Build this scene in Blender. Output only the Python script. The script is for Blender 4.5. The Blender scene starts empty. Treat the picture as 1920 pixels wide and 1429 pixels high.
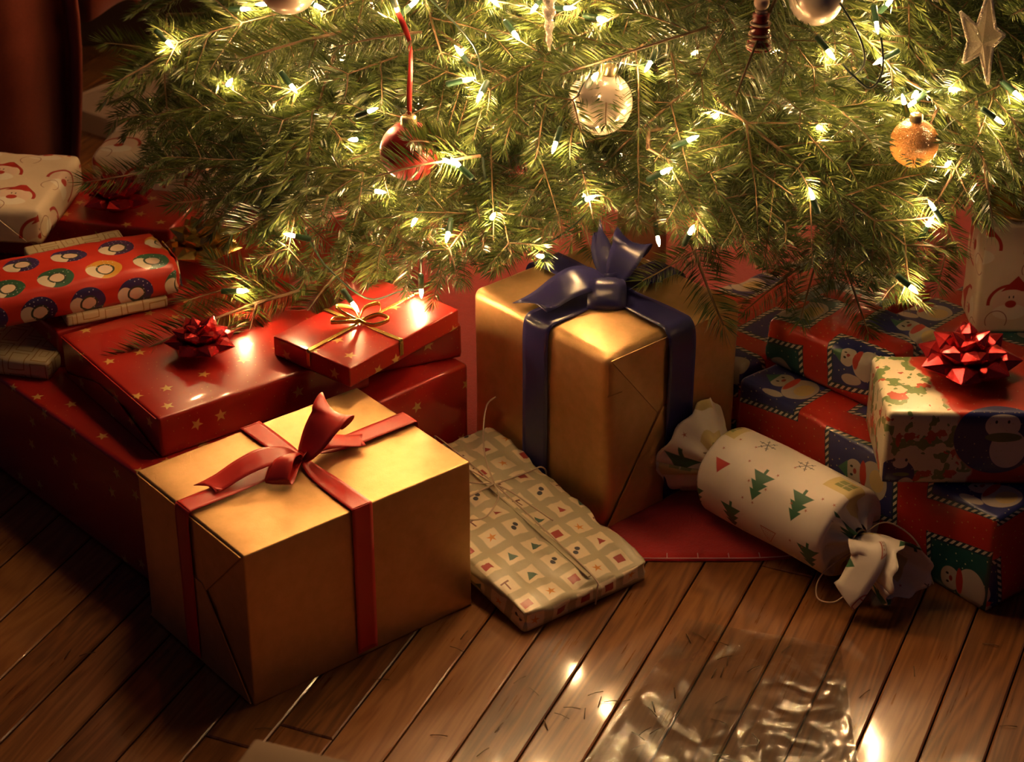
import bpy, bmesh, math, random
import numpy as np
from mathutils import Vector, Matrix, noise, Quaternion
random.seed(7); np.random.seed(7)
R = math.radians
sc = bpy.context.scene
COL = sc.collection

# ------------------------------------------------------------------ camera, world, exposure
CAM_H, PITCH, FPX = 1.3, 0.5125, 3891.8
cam_d = bpy.data.cameras.new('camera'); cam = bpy.data.objects.new('camera', cam_d); COL.objects.link(cam)
cam.location = (0, 0, CAM_H); cam.rotation_euler = (math.pi/2-PITCH, 0, 0)
cam_d.sensor_width = 36; cam_d.lens = FPX*36/1920; cam_d.clip_start = .05
cam_d.dof.use_dof = True; cam_d.dof.focus_distance = 2.28; cam_d.dof.aperture_fstop = 9
sc.camera = cam
w = bpy.data.worlds.new('dim_room'); sc.world = w; w.use_nodes = True
w.node_tree.nodes['Background'].inputs[0].default_value = (.52, .38, .60, 1)
w.node_tree.nodes['Background'].inputs[1].default_value = .016
sc.view_settings.view_transform = 'Standard'; sc.view_settings.look = 'None'
sc.view_settings.exposure = 0.68; sc.view_settings.gamma = 1; sc.view_settings.use_curve_mapping = False
sc.cycles.max_bounces = 7; sc.cycles.transparent_max_bounces = 8
sc.cycles.sample_clamp_indirect = 4; sc.cycles.caustics_reflective = False; sc.cycles.caustics_refractive = False
BULB = 640.0                     # emission of one mini bulb

def add_fill_lamp():
    # unseen soft warm fill lamp, high on the right, dimmed very low
    l = bpy.data.lights.new('fill_lamp', 'AREA'); l.shape = 'DISK'; l.size = .6; l.energy = .08; l.color = (1, .62, .32)
    o = bpy.data.objects.new('fill_lamp', l); COL.objects.link(o); o.location = (1.3, .3, 2.3)
    o.rotation_euler = (Vector((0.35, 1.6, 0))-Vector(o.location)).to_track_quat('-Z', 'Y').to_euler()
add_fill_lamp()

# ------------------------------------------------------------------ placing helpers
_c, _s = math.cos(PITCH), math.sin(PITCH)
def ray(px, py):
    return Vector(((px-960)/FPX, _c+_s*(714.5-py)/FPX, -_s+_c*(714.5-py)/FPX))
def at(px, py, z=0):
    d = ray(px, py); return Vector((0, 0, CAM_H))+d*((z-CAM_H)/d.z)
def aty(px, py, y):
    d = ray(px, py); return Vector((0, 0, CAM_H))+d*(y/d.y)
def pj(p):
    d = p.y*_c-(p.z-CAM_H)*_s; u = p.y*_s+(p.z-CAM_H)*_c
    return 960+FPX*p.x/d, 714.5-FPX*u/d

# ------------------------------------------------------------------ shader expression helpers
class V:
    def __init__(s, g, x): s.g, s.x = g, x
    def __add__(s, o): return s.g.m('ADD', s, o)
    __radd__ = __add__
    def __sub__(s, o): return s.g.m('SUBTRACT', s, o)
    def __rsub__(s, o): return s.g.m('SUBTRACT', o, s)
    def __mul__(s, o): return s.g.m('MULTIPLY', s, o)
    __rmul__ = __mul__
    def __truediv__(s, o): return s.g.m('DIVIDE', s, o)
    def __neg__(s): return s.g.m('MULTIPLY', s, -1.0)
class G:
    def __init__(g, name, rough=.5, metal=0., coat=0., coat_rough=.1, spec=.5, base=(.5, .5, .5)):
        g.mat = bpy.data.materials.new(name); g.mat.use_nodes = True
        g.nt = g.mat.node_tree; g.n = g.nt.nodes; g.l = g.nt.links
        g.b = g.n['Principled BSDF']
        g.set('Base Color', (*base, 1)); g.set('Roughness', rough); g.set('Metallic', metal)
        g.set('Coat Weight', coat); g.set('Coat Roughness', coat_rough); g.set('Specular IOR Level', spec)
    def set(g, k, v):
        if isinstance(v, V): g.l.new(v.x, g.b.inputs[k])
        elif hasattr(v, 'is_linked') or hasattr(v, 'links'): g.l.new(v, g.b.inputs[k])
        else: g.b.inputs[k].default_value = v
    def inp(g, sock, v):
        if isinstance(v, V): g.l.new(v.x, sock)
        elif isinstance(v, (int, float)): sock.default_value = v
        elif isinstance(v, (tuple, list)): sock.default_value = (*v, 1) if len(v) == 3 and len(sock.default_value) == 4 else v
        else: g.l.new(v, sock)
    def m(g, op, a, b=None, clamp=False):
        n = g.n.new('ShaderNodeMath'); n.operation = op; n.use_clamp = clamp
        g.inp(n.inputs[0], a)
        if b is not None: g.inp(n.inputs[1], b)
        return V(g, n.outputs[0])
    def floor(g, a): return g.m('FLOOR', a)
    def fract(g, a): return g.m('FRACT', a)
    def abs(g, a): return g.m('ABSOLUTE', a)
    def mn(g, a, b): return g.m('MINIMUM', a, b)
    def mx(g, a, b): return g.m('MAXIMUM', a, b)
    def length(g, a, b): return g.m('SQRT', a*a+b*b)
    def gt(g, a, b): return g.m('GREATER_THAN', a, b)
    def inside(g, sd, w=.0006):            # 1 where the signed distance is negative
        return g.m('SUBTRACT', .5, sd*(1/w), clamp=True)
    def uv(g, k=1.):
        n = g.n.new('ShaderNodeTexCoord'); s = g.n.new('ShaderNodeSeparateXYZ'); g.l.new(n.outputs['UV'], s.inputs[0])
        g.uvsock = n.outputs['UV']; g.objsock = n.outputs['Object']
        U_, W_ = V(g, s.outputs[0]), V(g, s.outputs[1])
        return (U_, W_) if k == 1. else (U_/k, W_/k)
    def obj(g):
        n = g.n.new('ShaderNodeTexCoord'); return n.outputs['Object']
    def rnd(g, a, b, seed=0.):
        c = g.n.new('ShaderNodeCombineXYZ'); g.inp(c.inputs[0], a); g.inp(c.inputs[1], b); c.inputs[2].default_value = seed
        n = g.n.new('ShaderNodeTexWhiteNoise'); n.noise_dimensions = '3D'; g.l.new(c.outputs[0], n.inputs['Vector'])
        s = g.n.new('ShaderNodeSeparateColor'); g.l.new(n.outputs['Color'], s.inputs[0])
        return V(g, s.outputs[0]), V(g, s.outputs[1]), V(g, s.outputs[2])
    def cells(g, u, v, su, sv, stagger=0., seed=0.):
        a = u/su; b = v/sv; j = g.floor(b)
        if stagger: a = a+j*stagger
        i = g.floor(a)
        return (a-i-.5)*su, (b-j-.5)*sv, g.rnd(i, j, seed)
    def rot(g, x, y, t):
        c = g.m('COSINE', t); s = g.m('SINE', t); return x*c-y*s, x*s+y*c
    def mix(g, f, c1, c2):
        n = g.n.new('ShaderNodeMix'); n.data_type = 'RGBA'; n.clamp_factor = True
        g.inp(n.inputs[0], f); g.inp(n.inputs[6], c1); g.inp(n.inputs[7], c2); return n.outputs[2]
    def noise(g, scale, detail=3, vec=None, rough=.5, dist=0., dim='3D'):
        n = g.n.new('ShaderNodeTexNoise'); n.inputs['Scale'].default_value = scale; n.inputs['Detail'].default_value = detail
        n.inputs['Roughness'].default_value = rough; n.inputs['Distortion'].default_value = dist
        g.l.new(vec if vec is not None else g.obj(), n.inputs['Vector']); return V(g, n.outputs[0])
    def ramp(g, f, stops):
        n = g.n.new('ShaderNodeValToRGB'); g.inp(n.inputs[0], f); e = n.color_ramp.elements
        while len(e) < len(stops): e.new(.5)
        for k, (p, c) in enumerate(stops): e[k].position = p; e[k].color = (*c, 1)
        return n.outputs[0]
    def bump(g, h, strength=.3, dist=.001):
        n = g.n.new('ShaderNodeBump'); n.inputs['Strength'].default_value = strength; n.inputs['Distance'].default_value = dist
        g.inp(n.inputs['Height'], h); g.l.new(n.outputs[0], g.b.inputs['Normal'])
    def star(g, x, y, Ro, Ri, w=.0005):
        a = g.m('ARCTAN2', y, x); L = g.length(x, y)
        m = g.m('PINGPONG', a, math.pi/5)
        px = L*g.m('COSINE', m); py = L*g.m('SINE', m)
        ix, iy = Ri*math.cos(math.pi/5), Ri*math.sin(math.pi/5)
        ex, ey = ix-Ro, iy; q = math.hypot(ex, ey); nx, ny = ey/q, -ex/q
        return g.inside((px-Ro)*nx+py*ny, w)
    def ell(g, x, y, cx, cy, rx, ry, w=.0006):
        return g.inside((g.length((x-cx)/rx, (y-cy)/ry)-1.)*min(rx, ry), w)
    def rect(g, x, y, cx, cy, hx, hy, w=.0006):
        return g.inside(g.mx(g.abs(x-cx)-hx, g.abs(y-cy)-hy), w)
    def tri(g, x, y, cx, cy, hw, h, w=.0006):   # upright triangle
        X = g.abs(x-cx); Y = y-cy
        q = math.hypot(h, hw)
        return g.inside(g.mx((X*h+(Y-h)*hw)/q, -Y), w)
    def pick(g, r, a, b): return g.m('MULTIPLY', g.gt(r, a), g.m('SUBTRACT', 1., g.gt(r, b)))

# ------------------------------------------------------------------ materials
def m_gold():
    g = G('gold_paper', rough=.36, metal=.72)
    n = g.noise(900, 2); n2 = g.noise(9, 4, rough=.6)
    n3 = g.noise(60, 5, rough=.65)
    g.set('Base Color', g.ramp(n2*.5+n3*.5, [(.25, (.58, .345, .12)), (.55, (.77, .47, .20)), (.8, (.86, .57, .28))]))
    g.set('Roughness', n3*.22+.30)
    g.bump(n*.5+n3, .35, .0006)
    return g.mat
def m_goldback():
    g = G('gold_paper_fold', rough=.45, metal=.6, base=(.52, .29, .09)); return g.mat
def m_satin(name, col, rough=.32, sheen=.5):
    g = G(name, rough=rough, base=col, spec=.6)
    g.set('Sheen Weight', sheen); g.set('Anisotropic', .6); g.set('Sheen Tint', (*[min(1, c*2.2+.05) for c in col], 1))
    u, v = g.uv(); wv = g.m('SINE', v*9000.); g.bump(wv*.4+g.noise(300, 2)*.8, .12, .0003)
    return g.mat
def m_redpaper():
    g = G('red_star_paper', rough=.3, coat=.75, coat_rough=.07, spec=.5)
    u, v = g.uv()
    x, y, (a, b, c) = g.cells(u, v, .042, .042, .37, 3.)
    x = x-(a-.5)*.02; y = y-(b-.5)*.02
    x, y = g.rot(x, y, c*6.28)
    st = g.star(x, y, .0078, .0033)*g.gt(g.m('FRACT', a*7.31), .45)
    x2, y2, (a2, b2, c2) = g.cells(u, v, .012, .012, .5, 9.)
    sp = g.ell(x2-(a2-.5)*.006, y2-(b2-.5)*.006, 0., 0., .0006, .0006)*g.gt(c2, .62)
    n = g.noise(5, 3)
    base = g.mix(n, (.30, .012, .010), (.46, .020, .014))
    base = g.mix(g.mx(st, sp*.6), base, (.62, .36, .10))
    g.set('Base Color', base); g.bump(g.noise(12, 4), .12, .004)
    return g.mat
def m_cream_outline():
    g = G('cream_outline_paper', rough=.5, coat=.1)
    u, v = g.uv()
    x, y, (a, b, c) = g.cells(u, v, .034, .026, .45, 1.)
    d = g.abs(g.mx(g.abs(x)-.0135, g.abs(y)-.0095)+g.noise(60, 2)*.003-.0015)
    ln = g.inside(d-.0006)
    d2 = g.abs(g.mx(g.abs(x-.003)-.006, g.abs(y)-.004)); l2 = g.inside(d2-.0004)*g.gt(a, .5)
    base = g.mix(g.noise(20, 3), (.62, .50, .28), (.72, .60, .36))
    g.set('Base Color', g.mix(g.mx(ln, l2), base, (.38, .20, .05))); g.bump(g.noise(25, 4), .3, .002)
    return g.mat
def m_penguin():
    g = G('red_roundel_paper', rough=.4, coat=.35, coat_rough=.15)
    u, v = g.uv(1.22)
    X, Y = -v, u
    x, y, (a, b, c) = g.cells(X, Y, .046, .040, .5, 2.)
    r = .0172
    disc = g.ell(x, y, 0., 0., r, r*.95)
    col = g.ramp(a, [(0, (.03, .02, .10)), (.28, (.02, .10, .05)), (.5, (.03, .16, .22)), (.7, (.60, .30, .03)), (.82, (.05, .02, .09))])
    g.n[-1].color_ramp.interpolation = 'CONSTANT'
    base = g.mix(disc, (.55, .030, .014), col)
    belly = g.ell(x, y, -.010, -.004, .0085, .012)*disc
    base = g.mix(belly, base, (.72, .62, .45))
    base = g.mix(g.ell(x, y, .001, -.001, .0088, .0092)*disc, base, (.03, .05, .03))
    base = g.mix(g.ell(x, y, .001, -.001, .0068, .0072)*disc, base, (.75, .55, .40))
    sx, sy, (a2, b2, c2) = g.cells(u, v, .004, .004, .3, 6.)
    base = g.mix(g.ell(sx, sy, 0., 0., .0005, .0005)*g.gt(a2, .55)*disc, base, (.6, .6, .6))
    g.set('Base Color', base); g.bump(g.noise(30, 4), .25, .002)
    return g.mat
def m_santa(name='cream_faces_paper', seed=1., flip=1.):
    g = G(name, rough=.5, coat=.15)
    u, v = g.uv(1.3)
    X, Y = (-v, u) if flip > 0 else (u, v)
    x, y, (a, b, c) = g.cells(X, Y, .062, .052, .5, seed)
    x = x+(b-.5)*.01; y = y+(c-.5)*.006
    base = g.mix(g.noise(30, 3), (.66, .52, .36), (.78, .64, .46))
    L = g.length(x, y*1.15)
    arc = g.inside(g.abs(L-.021)-.0016)*g.gt(y, -.002)            # trimmed hat band
    hat = g.tri(x, y, .004, .012, .014, .016)*g.gt(a, .35)
    base = g.mix(g.mx(arc, hat), base, (.42, .025, .015))
    base = g.mix(g.ell(x, y, 0., 0., .017, .014), base, (.76, .55, .42))
    base = g.mix(g.ell(x, y, 0., -.009, .016, .008), base, (.80, .72, .58))
    base = g.mix(g.ell(x, y, 0., -.001, .0052, .0038), base, (.46, .04, .02))
    base = g.mix(g.mx(g.ell(x, y, -.002, .0062, .0006, .0013), g.ell(x, y, .002, .0062, .0006, .0013)), base, (.02, .01, .01))
    base = g.mix(g.inside(g.abs(g.length(x+.012, y+.018)-.010)-.0004), base, (.30, .10, .05))
    g.set('Base Color', base); g.bump(g.noise(28, 4), .35, .002)
    return g.mat
def m_squares():
    g = G('squares_tissue_paper', rough=.42, coat=.35, coat_rough=.22)
    u, v = g.uv(1.38)
    x, y, (a, b, c) = g.cells(u+v*.04, v-u*.04, .0235, .0245, .0, 4.)
    base = g.mix(g.noise(35, 3), (.50, .44, .27), (.58, .52, .33))
    base = g.mix(g.rect(x, y, 0., 0., .0078, .0082, .0012), base, (.88, .75, .52))
    P = lambda k: g.pick(a, k/6, (k+1)/6)
    base = g.mix(g.tri(x, y, 0., -.004, .0045, .008)*P(0), base, (.08, .17, .12))
    base = g.mix(g.rect(x, y, 0., 0., .0042, .0034)*P(1), base, (.42, .05, .04))
    t = g.mx(g.rect(x, y, 0., -.001, .0007, .004), g.rect(x, y, 0., .003, .0038, .0008))
    base = g.mix(t*P(2), base, (.22, .07, .03))
    base = g.mix(g.star(x, y, .0045, .0016)*P(3), base, (.80, .33, .05))
    base = g.mix(g.tri(x, y, 0., -.004, .0034, .007)*P(4), base, (.46, .07, .05))
    dd = g.mx(g.ell(x, y, -.002, -.001, .0022, .0022), g.ell(x, y, .002, .002, .0022, .0022))
    base = g.mix(dd*g.gt(a, 5/6), base, (.05, .05, .06))
    g.set('Base Color', base); g.bump(g.noise(38, 5), .5, .0025)
    return g.mat
def m_cracker():
    g = G('white_doodle_paper', rough=.5, coat=.2, coat_rough=.3)
    u, v = g.uv(1.55)
    x, y, (a, b, c) = g.cells(u, v, .036, .034, .5, 12.)
    base = g.mix(g.noise(30, 3), (.74, .66, .56), (.82, .74, .64))
    P = lambda k: g.pick(a, k/7, (k+1)/7)
    # solid dark green tree of three tiers
    tr = g.mx(g.mx(g.tri(x, y, 0., -.010, .0095, .011), g.tri(x, y, 0., -.003, .0075, .009)), g.tri(x, y, 0., .003, .0055, .008))
    base = g.mix(g.mx(tr, g.rect(x, y, 0., -.0115, .0012, .0025))*g.pick(a, 0, 1.4/7), base, (.03, .13, .06))
    # outlined red tree
    to = g.tri(x, y, 0., -.008, .0075, .014)-g.tri(x, y, 0., -.0072, .0065, .0122)
    dots = g.ell(g.m('PINGPONG', x, .0016)-.0008, g.m('PINGPONG', y, .0018)-.0009, 0., 0., .00035, .00035)*g.tri(x, y, 0., -.0072, .006, .011)
    base = g.mix(g.mx(to, dots)*g.pick(a, 1.4/7, 2.2/7), base, (.48, .10, .04))
    # snowflake
    L = g.length(x, y); th = g.m('PINGPONG', g.m('ARCTAN2', y, x), math.pi/6)
    sf = g.mx(g.inside(L*g.m('SINE', th)-.00035)*g.inside(L-.0075), g.inside(g.abs(L-.0048)-.0004)*g.inside(th*.01-.0028))
    base = g.mix(sf*g.pick(a, 2.2/7, 3.6/7), base, (.10, .09, .08))
    # gift square on ochre panel
    base = g.mix(g.rect(x, y, 0., 0., .0125, .010)*g.pick(a, 3.6/7, 5/7), base, (.62, .50, .22))
    gs = g.rect(x, y, 0., -.001, .0065, .0055)*g.pick(a, 3.6/7, 5/7)
    base = g.mix(gs, base, (.22, .25, .09))
    rb = g.mx(g.rect(x, y, 0., -.001, .0004, .0055), g.rect(x, y, 0., 0., .0065, .0004))*g.pick(a, 3.6/7, 5/7)
    base = g.mix(rb, base, (.60, .50, .30))
    # ball outline with stripes
    bo = g.mx(g.inside(g.abs(L-.0085)-.0004), g.inside(g.abs(g.abs(x)-.003)-.0003)*g.inside(L-.0085))
    base = g.mix(bo*g.pick(a, 5/7, 6/7), base, (.40, .07, .05))
    # red hat
    base = g.mix(g.tri(x, y, 0., -.005, .007, .010)*g.gt(a, 6/7), base, (.50, .04, .03))
    x2, y2, (a2, b2, c2) = g.cells(u, v, .013, .013, .3, 5.)
    base = g.mix(g.star(x2-(b2-.5)*.005, y2, .0013, .0005)*g.gt(a2, .72), base, (.42, .10, .05))
    g.set('Base Color', base); g.bump(g.noise(40, 4), .3, .0015)
    return g.mat
def m_comic(name='red_filmstrip_paper', seed=20., swap=True, su=.118, sv=.128, ou=0.02, ov=0.03):
    g = G(name, rough=.38, coat=.4, coat_rough=.14)
    u, v = g.uv(1.15)
    U, W = (u, v) if swap else (v, u)
    U = U+W*.18+ou; W = W-U*.12+ov
    x, y, (a, b, c) = g.cells(U, W, su, sv, .35, seed)
    sx, sy, (a2, b2, c2) = g.cells(u, v, .009, .009, .5, 6.)
    spk = g.ell(sx-(a2-.5)*.004, sy-(b2-.5)*.004, 0., 0., .0007, .0007)*g.gt(c2, .45)
    base = g.mix(g.noise(10, 2), (.48, .025, .015), (.56, .035, .02))
    base = g.mix(spk, base, (.60, .36, .10))
    hx, hy = su*.30, sv*.31
    d = g.mx(g.abs(x)-hx, g.abs(y)-hy)
    pan = g.inside(d)
    pc = g.mix(g.gt(a, .5), (.015, .10, .10), (.03, .035, .16))
    base = g.mix(g.inside(d-.0065), base, (.02, .05, .07))
    al = g.m('PINGPONG', x+y, .0036)
    dash = g.gt(al, .0018)*g.inside(g.abs(d-.0035)-.0022)
    base = g.mix(dash, base, (.72, .64, .48))
    base = g.mix(pan, base, pc)
    base = g.mix(pan*spk, base, (.55, .50, .25))
    bx = x+(b-.5)*.02; by = y+(c-.5)*.02
    body = g.mx(g.ell(bx, by, 0., -.014, .021, .017), g.mx(g.ell(bx, by, .004, .010, .013, .011), g.ell(bx, by, -.022, .004, .006, .012)))*pan
    base = g.mix(body, base, (.52, .44, .36))
    base = g.mix(g.ell(bx, by, .004, -.001, .014, .004)*pan, base, (.52, .05, .03))
    base = g.mix(g.ell(bx, by, .001, -.018, .012, .009)*pan*g.gt(c, .4), base, (.66, .48, .20))
    base = g.mix(g.mx(g.ell(bx, by, 0., .013, .0013, .0018), g.ell(bx, by, .009, .013, .0013, .0018))*pan, base, (.02, .02, .02))
    base = g.mix(g.ell(bx, by, .0045, .009, .003, .002)*pan, base, (.35, .04, .03))
    base = g.mix(g.tri(bx, by, .004, .018, .010, .012)*pan*g.gt(a, .3), base, (.06, .18, .10))
    g.set('Base Color', base); g.bump(g.noise(26, 5), .4, .0025)
    return g.mat
def m_bears():
    g = G('red_navy_snow_paper', rough=.36, coat=.45, coat_rough=.13)
    u, v = g.uv()
    base = g.mix(g.noise(14, 2), (.46, .03, .018), (.54, .04, .02))
    # cream and green drawing on the left part, navy discs elsewhere
    n1 = g.noise(34, 2); n2 = g.noise(52, 2)
    left = g.inside(u-.055-n1*.03+(v*.25), .004)
    base = g.mix(left, base, (.68, .60, .42))
    base = g.mix(left*g.gt(n2, .55), base, (.16, .24, .08))
    base = g.mix(left*g.gt(g.noise(45, 3), .60), base, (.48, .08, .04))
    for cx, cy, rr in ((.118, -.028, .046), (.21, .06, .035), (.015, -.075, .02), (.13, .13, .03)):
        base = g.mix(g.ell(u, v, cx, cy, rr, rr*.95), base, (.02, .025, .14))
        base = g.mix(g.ell(u, v, cx+.012, cy-.014, rr*.42, rr*.5), base, (.62, .55, .50))
        base = g.mix(g.ell(u, v, cx+.004, cy+.014, rr*.40, rr*.33), base, (.66, .58, .50))
        base = g.mix(g.ell(u, v, cx+.006, cy-.0, rr*.42, rr*.12), base, (.12, .18, .07))
        base = g.mix(g.mx(g.ell(u, v, cx-.003, cy+.018, .0014, .002), g.ell(u, v, cx+.010, cy+.018, .0014, .002)), base, (.02, .02, .02))
    x2, y2, (a2, b2, c2) = g.cells(u, v, .008, .008, .5, 8.)
    base = g.mix(g.ell(x2-(a2-.5)*.004, y2, 0., 0., .0006, .0006)*g.gt(c2, .6), base, (.5, .42, .25))
    g.set('Base Color', base); g.bump(g.noise(24, 4), .3, .002)
    return g.mat
def m_wood():
    g = G('oak_board', rough=.25, coat=1., coat_rough=.16, spec=.5)
    oi = g.n.new('ShaderNodeObjectInfo'); rv = V(g, oi.outputs['Random'])
    tc = g.n.new('ShaderNodeTexCoord')
    def mapped(sc_):
        mp = g.n.new('ShaderNodeMapping'); mp.inputs['Scale'].default_value = sc_
        c = g.n.new('ShaderNodeCombineXYZ'); g.inp(c.inputs[0], rv*37.); g.inp(c.inputs[1], rv*91.)
        g.l.new(c.outputs[0], mp.inputs['Location']); g.l.new(tc.outputs['Object'], mp.inputs['Vector']); return mp.outputs[0]
    fine = g.noise(1., 5, vec=mapped((9, 260, 60)), rough=.65)
    ringv = g.noise(1., 3, vec=mapped((2.2, 18, 6)), rough=.5, dist=.7)
    rings = g.m('SINE', ringv*60.)*.5+.5
    f = fine*.55+rings*.20+rv*.30
    g.set('Base Color', g.ramp(f, [(.25, (.10, .034, .009)), (.5, (.215, .082, .023)), (.78, (.33, .140, .044))]))
    smear = g.noise(1., 3, vec=mapped((14, 20, 10)))
    g.set('Roughness', fine*.18+smear*.16+.14)
    g.set('Coat Roughness', smear*.16+.01)
    g.bump(fine*.7+smear*1.5, .16, .0012)
    return g.mat
def m_felt():
    g = G('red_felt', rough=.9, spec=.2); g.set('Sheen Weight', .6)
    g.set('Base Color', g.mix(g.noise(120, 4), (.34, .010, .012), (.50, .022, .022))); g.bump(g.noise(400, 3), .5, .001); return g.mat
def m_needle():
    g = G('fir_needle', rough=.34, spec=.55)
    oi = g.n.new('ShaderNodeObjectInfo'); rv = V(g, oi.outputs['Random'])
    at_ = g.n.new('ShaderNodeAttribute'); at_.attribute_name = 'tint'
    f = V(g, at_.outputs['Fac'])*.75+rv*.25
    c = g.ramp(f, [(0., (.016, .034, .010)), (.5, (.072, .108, .025)), (1., (.20, .235, .060))])
    g.set('Base Color', c)
    tr = g.n.new('ShaderNodeBsdfTranslucent'); g.l.new(g.mix(.5, c, (.16, .24, .04)), tr.inputs[0])
    mx = g.n.new('ShaderNodeMixShader'); mx.inputs[0].default_value = .13
    g.l.new(g.b.outputs[0], mx.inputs[1]); g.l.new(tr.outputs[0], mx.inputs[2])
    g.l.new(mx.outputs[0], g.n['Material Output'].inputs[0]); return g.mat
def simple(name, col, rough=.5, metal=0., **k):
    return G(name, rough=rough, metal=metal, base=col, **k).mat
def m_bark():
    g = G('bark', rough=.85); g.set('Base Color', g.mix(g.noise(80, 4), (.10, .055, .028), (.26, .16, .08))); g.bump(g.noise(150, 3), .6, .002); return g.mat
def m_bulb():
    g = G('lit_bulb', base=(1, .8, .5)); g.set('Emission Color', (1., .575, .245, 1)); g.set('Emission Strength', BULB); return g.mat
def m_drape():
    g = G('rust_drape', rough=.85, spec=.2); g.set('Sheen Weight', .15)
    g.set('Base Color', g.mix(g.noise(300, 2), (.13, .020, .010), (.20, .034, .016))); return g.mat
def m_wall():
    g = G('plaster_wall', rough=.8); g.set('Base Color', g.mix(g.noise(6, 4), (.36, .15, .06), (.46, .21, .09))); g.bump(g.noise(40, 4), .2, .003); return g.mat
def m_glitter(name, col, alpha=1.):
    g = G(name, rough=.12, base=col, spec=.8); n = g.noise(700, 2); g.set('Base Color', g.mix(n, col, tuple(min(1, c*1.35+.06) for c in col)))
    g.set('Alpha', alpha); g.bump(n, 1., .003); return g.mat
def m_clear(name, rough=.12, tint=(1, .995, .985), amt=.12):
    g = G(name); t = g.n.new('ShaderNodeBsdfTransparent'); t.inputs[0].default_value = (*tint, 1)
    gl = g.n.new('ShaderNodeBsdfGlossy'); gl.inputs['Roughness'].default_value = rough
    fr = g.n.new('ShaderNodeFresnel'); fr.inputs[0].default_value = 1.5
    n = g.noise(70, 4); bp = g.n.new('ShaderNodeBump'); bp.inputs['Strength'].default_value = .15; bp.inputs['Distance'].default_value = .002
    g.inp(bp.inputs['Height'], n); g.l.new(bp.outputs[0], gl.inputs['Normal']); g.l.new(bp.outputs[0], fr.inputs['Normal'])
    f = V(g, fr.outputs[0])*1.7+amt*.1
    mx = g.n.new('ShaderNodeMixShader'); g.inp(mx.inputs[0], f); g.l.new(t.outputs[0], mx.inputs[1]); g.l.new(gl.outputs[0], mx.inputs[2])
    g.l.new(mx.outputs[0], g.n['Material Output'].inputs[0]); g.n.remove(g.b); return g.mat
def m_frost():
    g = G('frosted_plastic', rough=.35, base=(.55, .42, .34)); g.set('Alpha', .55); g.bump(g.noise(30, 3), .2, .003); return g.mat
M = dict(gold=m_gold(), goldfold=m_goldback(), red_satin=m_satin('red_satin', (.62, .036, .032)), navy_satin=m_satin('navy_satin', (.018, .016, .085), .26, .9),
         redpaper=m_redpaper(), cream=m_cream_outline(), penguin=m_penguin(), santa=m_santa(), santa2=m_santa('cream_faces_paper_large', 7., -1.),
         squares=m_squares(), cracker=m_cracker(), comic=m_comic(), comic2=m_comic('red_filmstrip_paper_small', 33., True, .10, .115, .05, .05),
         bears=m_bears(), wood=m_wood(), felt=m_felt(), needle=m_needle(), bark=m_bark(), bulb=m_bulb(), drape=m_drape(), wall=m_wall(),
         socket=simple('green_plastic', (.03, .085, .045), .35), wire=simple('dark_green_wire', (.012, .03, .015), .4),
         twine=simple('cream_string', (.62, .48, .34), .6), stitch=simple('pink_yarn', (.60, .38, .38), .8),
         redfoil=simple('red_foil', (.62, .035, .045), .17, .85), goldfoil=simple('gold_foil', (.85, .55, .14), .16, .9),
         goldcord=simple('gold_ribbon', (.75, .50, .13), .25, .85), dark=simple('dark_wood_base', (.03, .012, .006), .5),
         pearl=simple('pearl_ball', (.80, .66, .52), .22, .35), redball=simple('matte_red_ball', (.30, .010, .012), .42, .25),
         cap=simple('gold_cap', (.75, .58, .30), .3, .9), amber=m_glitter('amber_glitter', (.75, .30, .06)), crystal=m_glitter('crystal_beads', (.82, .66, .52)), crystal_clear=m_glitter('crystal_body', (.80, .66, .50), .45),
         stripe_r=simple('red_wood', (.22, .015, .012), .3), stripe_c=simple('cream_wood', (.62, .42, .30), .35),
         clear=m_clear('clear_film', .13), frost=m_frost(), kraft=simple('kraft_card', (.22, .12, .05), .7), sub=simple('subfloor', (.02, .01, .006), .8),
         whitefold=simple('white_paper_edge', (.60, .52, .46), .5))

# ------------------------------------------------------------------ object helpers
def link(name, me, mat=None, parent=None, loc=None):
    o = bpy.data.objects.new(name, me); COL.objects.link(o)
    if mat is not None:
        for m_ in (mat if isinstance(mat, (list, tuple)) else [mat]): me.materials.append(m_)
    if parent: o.parent = parent
    if loc is not None: o.location = loc
    return o
def empty(name, loc, label, cat, group=None, rz=0.):
    o = bpy.data.objects.new(name, None); COL.objects.link(o); o.location = loc; o.rotation_euler = (0, 0, rz)
    o.empty_display_size = .02; return tag(o, label, cat, group)
def tag(o, label=None, cat=None, group=None, kind=None):
    if label: o['label'] = label
    if cat: o['category'] = cat
    if group: o['group'] = group
    if kind: o['kind'] = kind
    return o
def mesh(name, vs, fs, smooth=True):
    me = bpy.data.meshes.new(name); me.from_pydata([tuple(v) for v in vs], [], fs); me.update()
    if smooth: me.polygons.foreach_set('use_smooth', [True]*len(me.polygons))
    return me
def frames(pts):
    pts = [Vector(p) for p in pts]; out = []; up = None
    for i, p in enumerate(pts):
        t = (pts[min(i+1, len(pts)-1)]-pts[max(i-1, 0)]).normalized()
        if up is None:
            up = Vector((0, 0, 1)) if abs(t.z) < .9 else Vector((1, 0, 0))
        s = t.cross(up).normalized(); up = s.cross(t).normalized()
        out.append((p, t, s, up))
    return out
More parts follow.
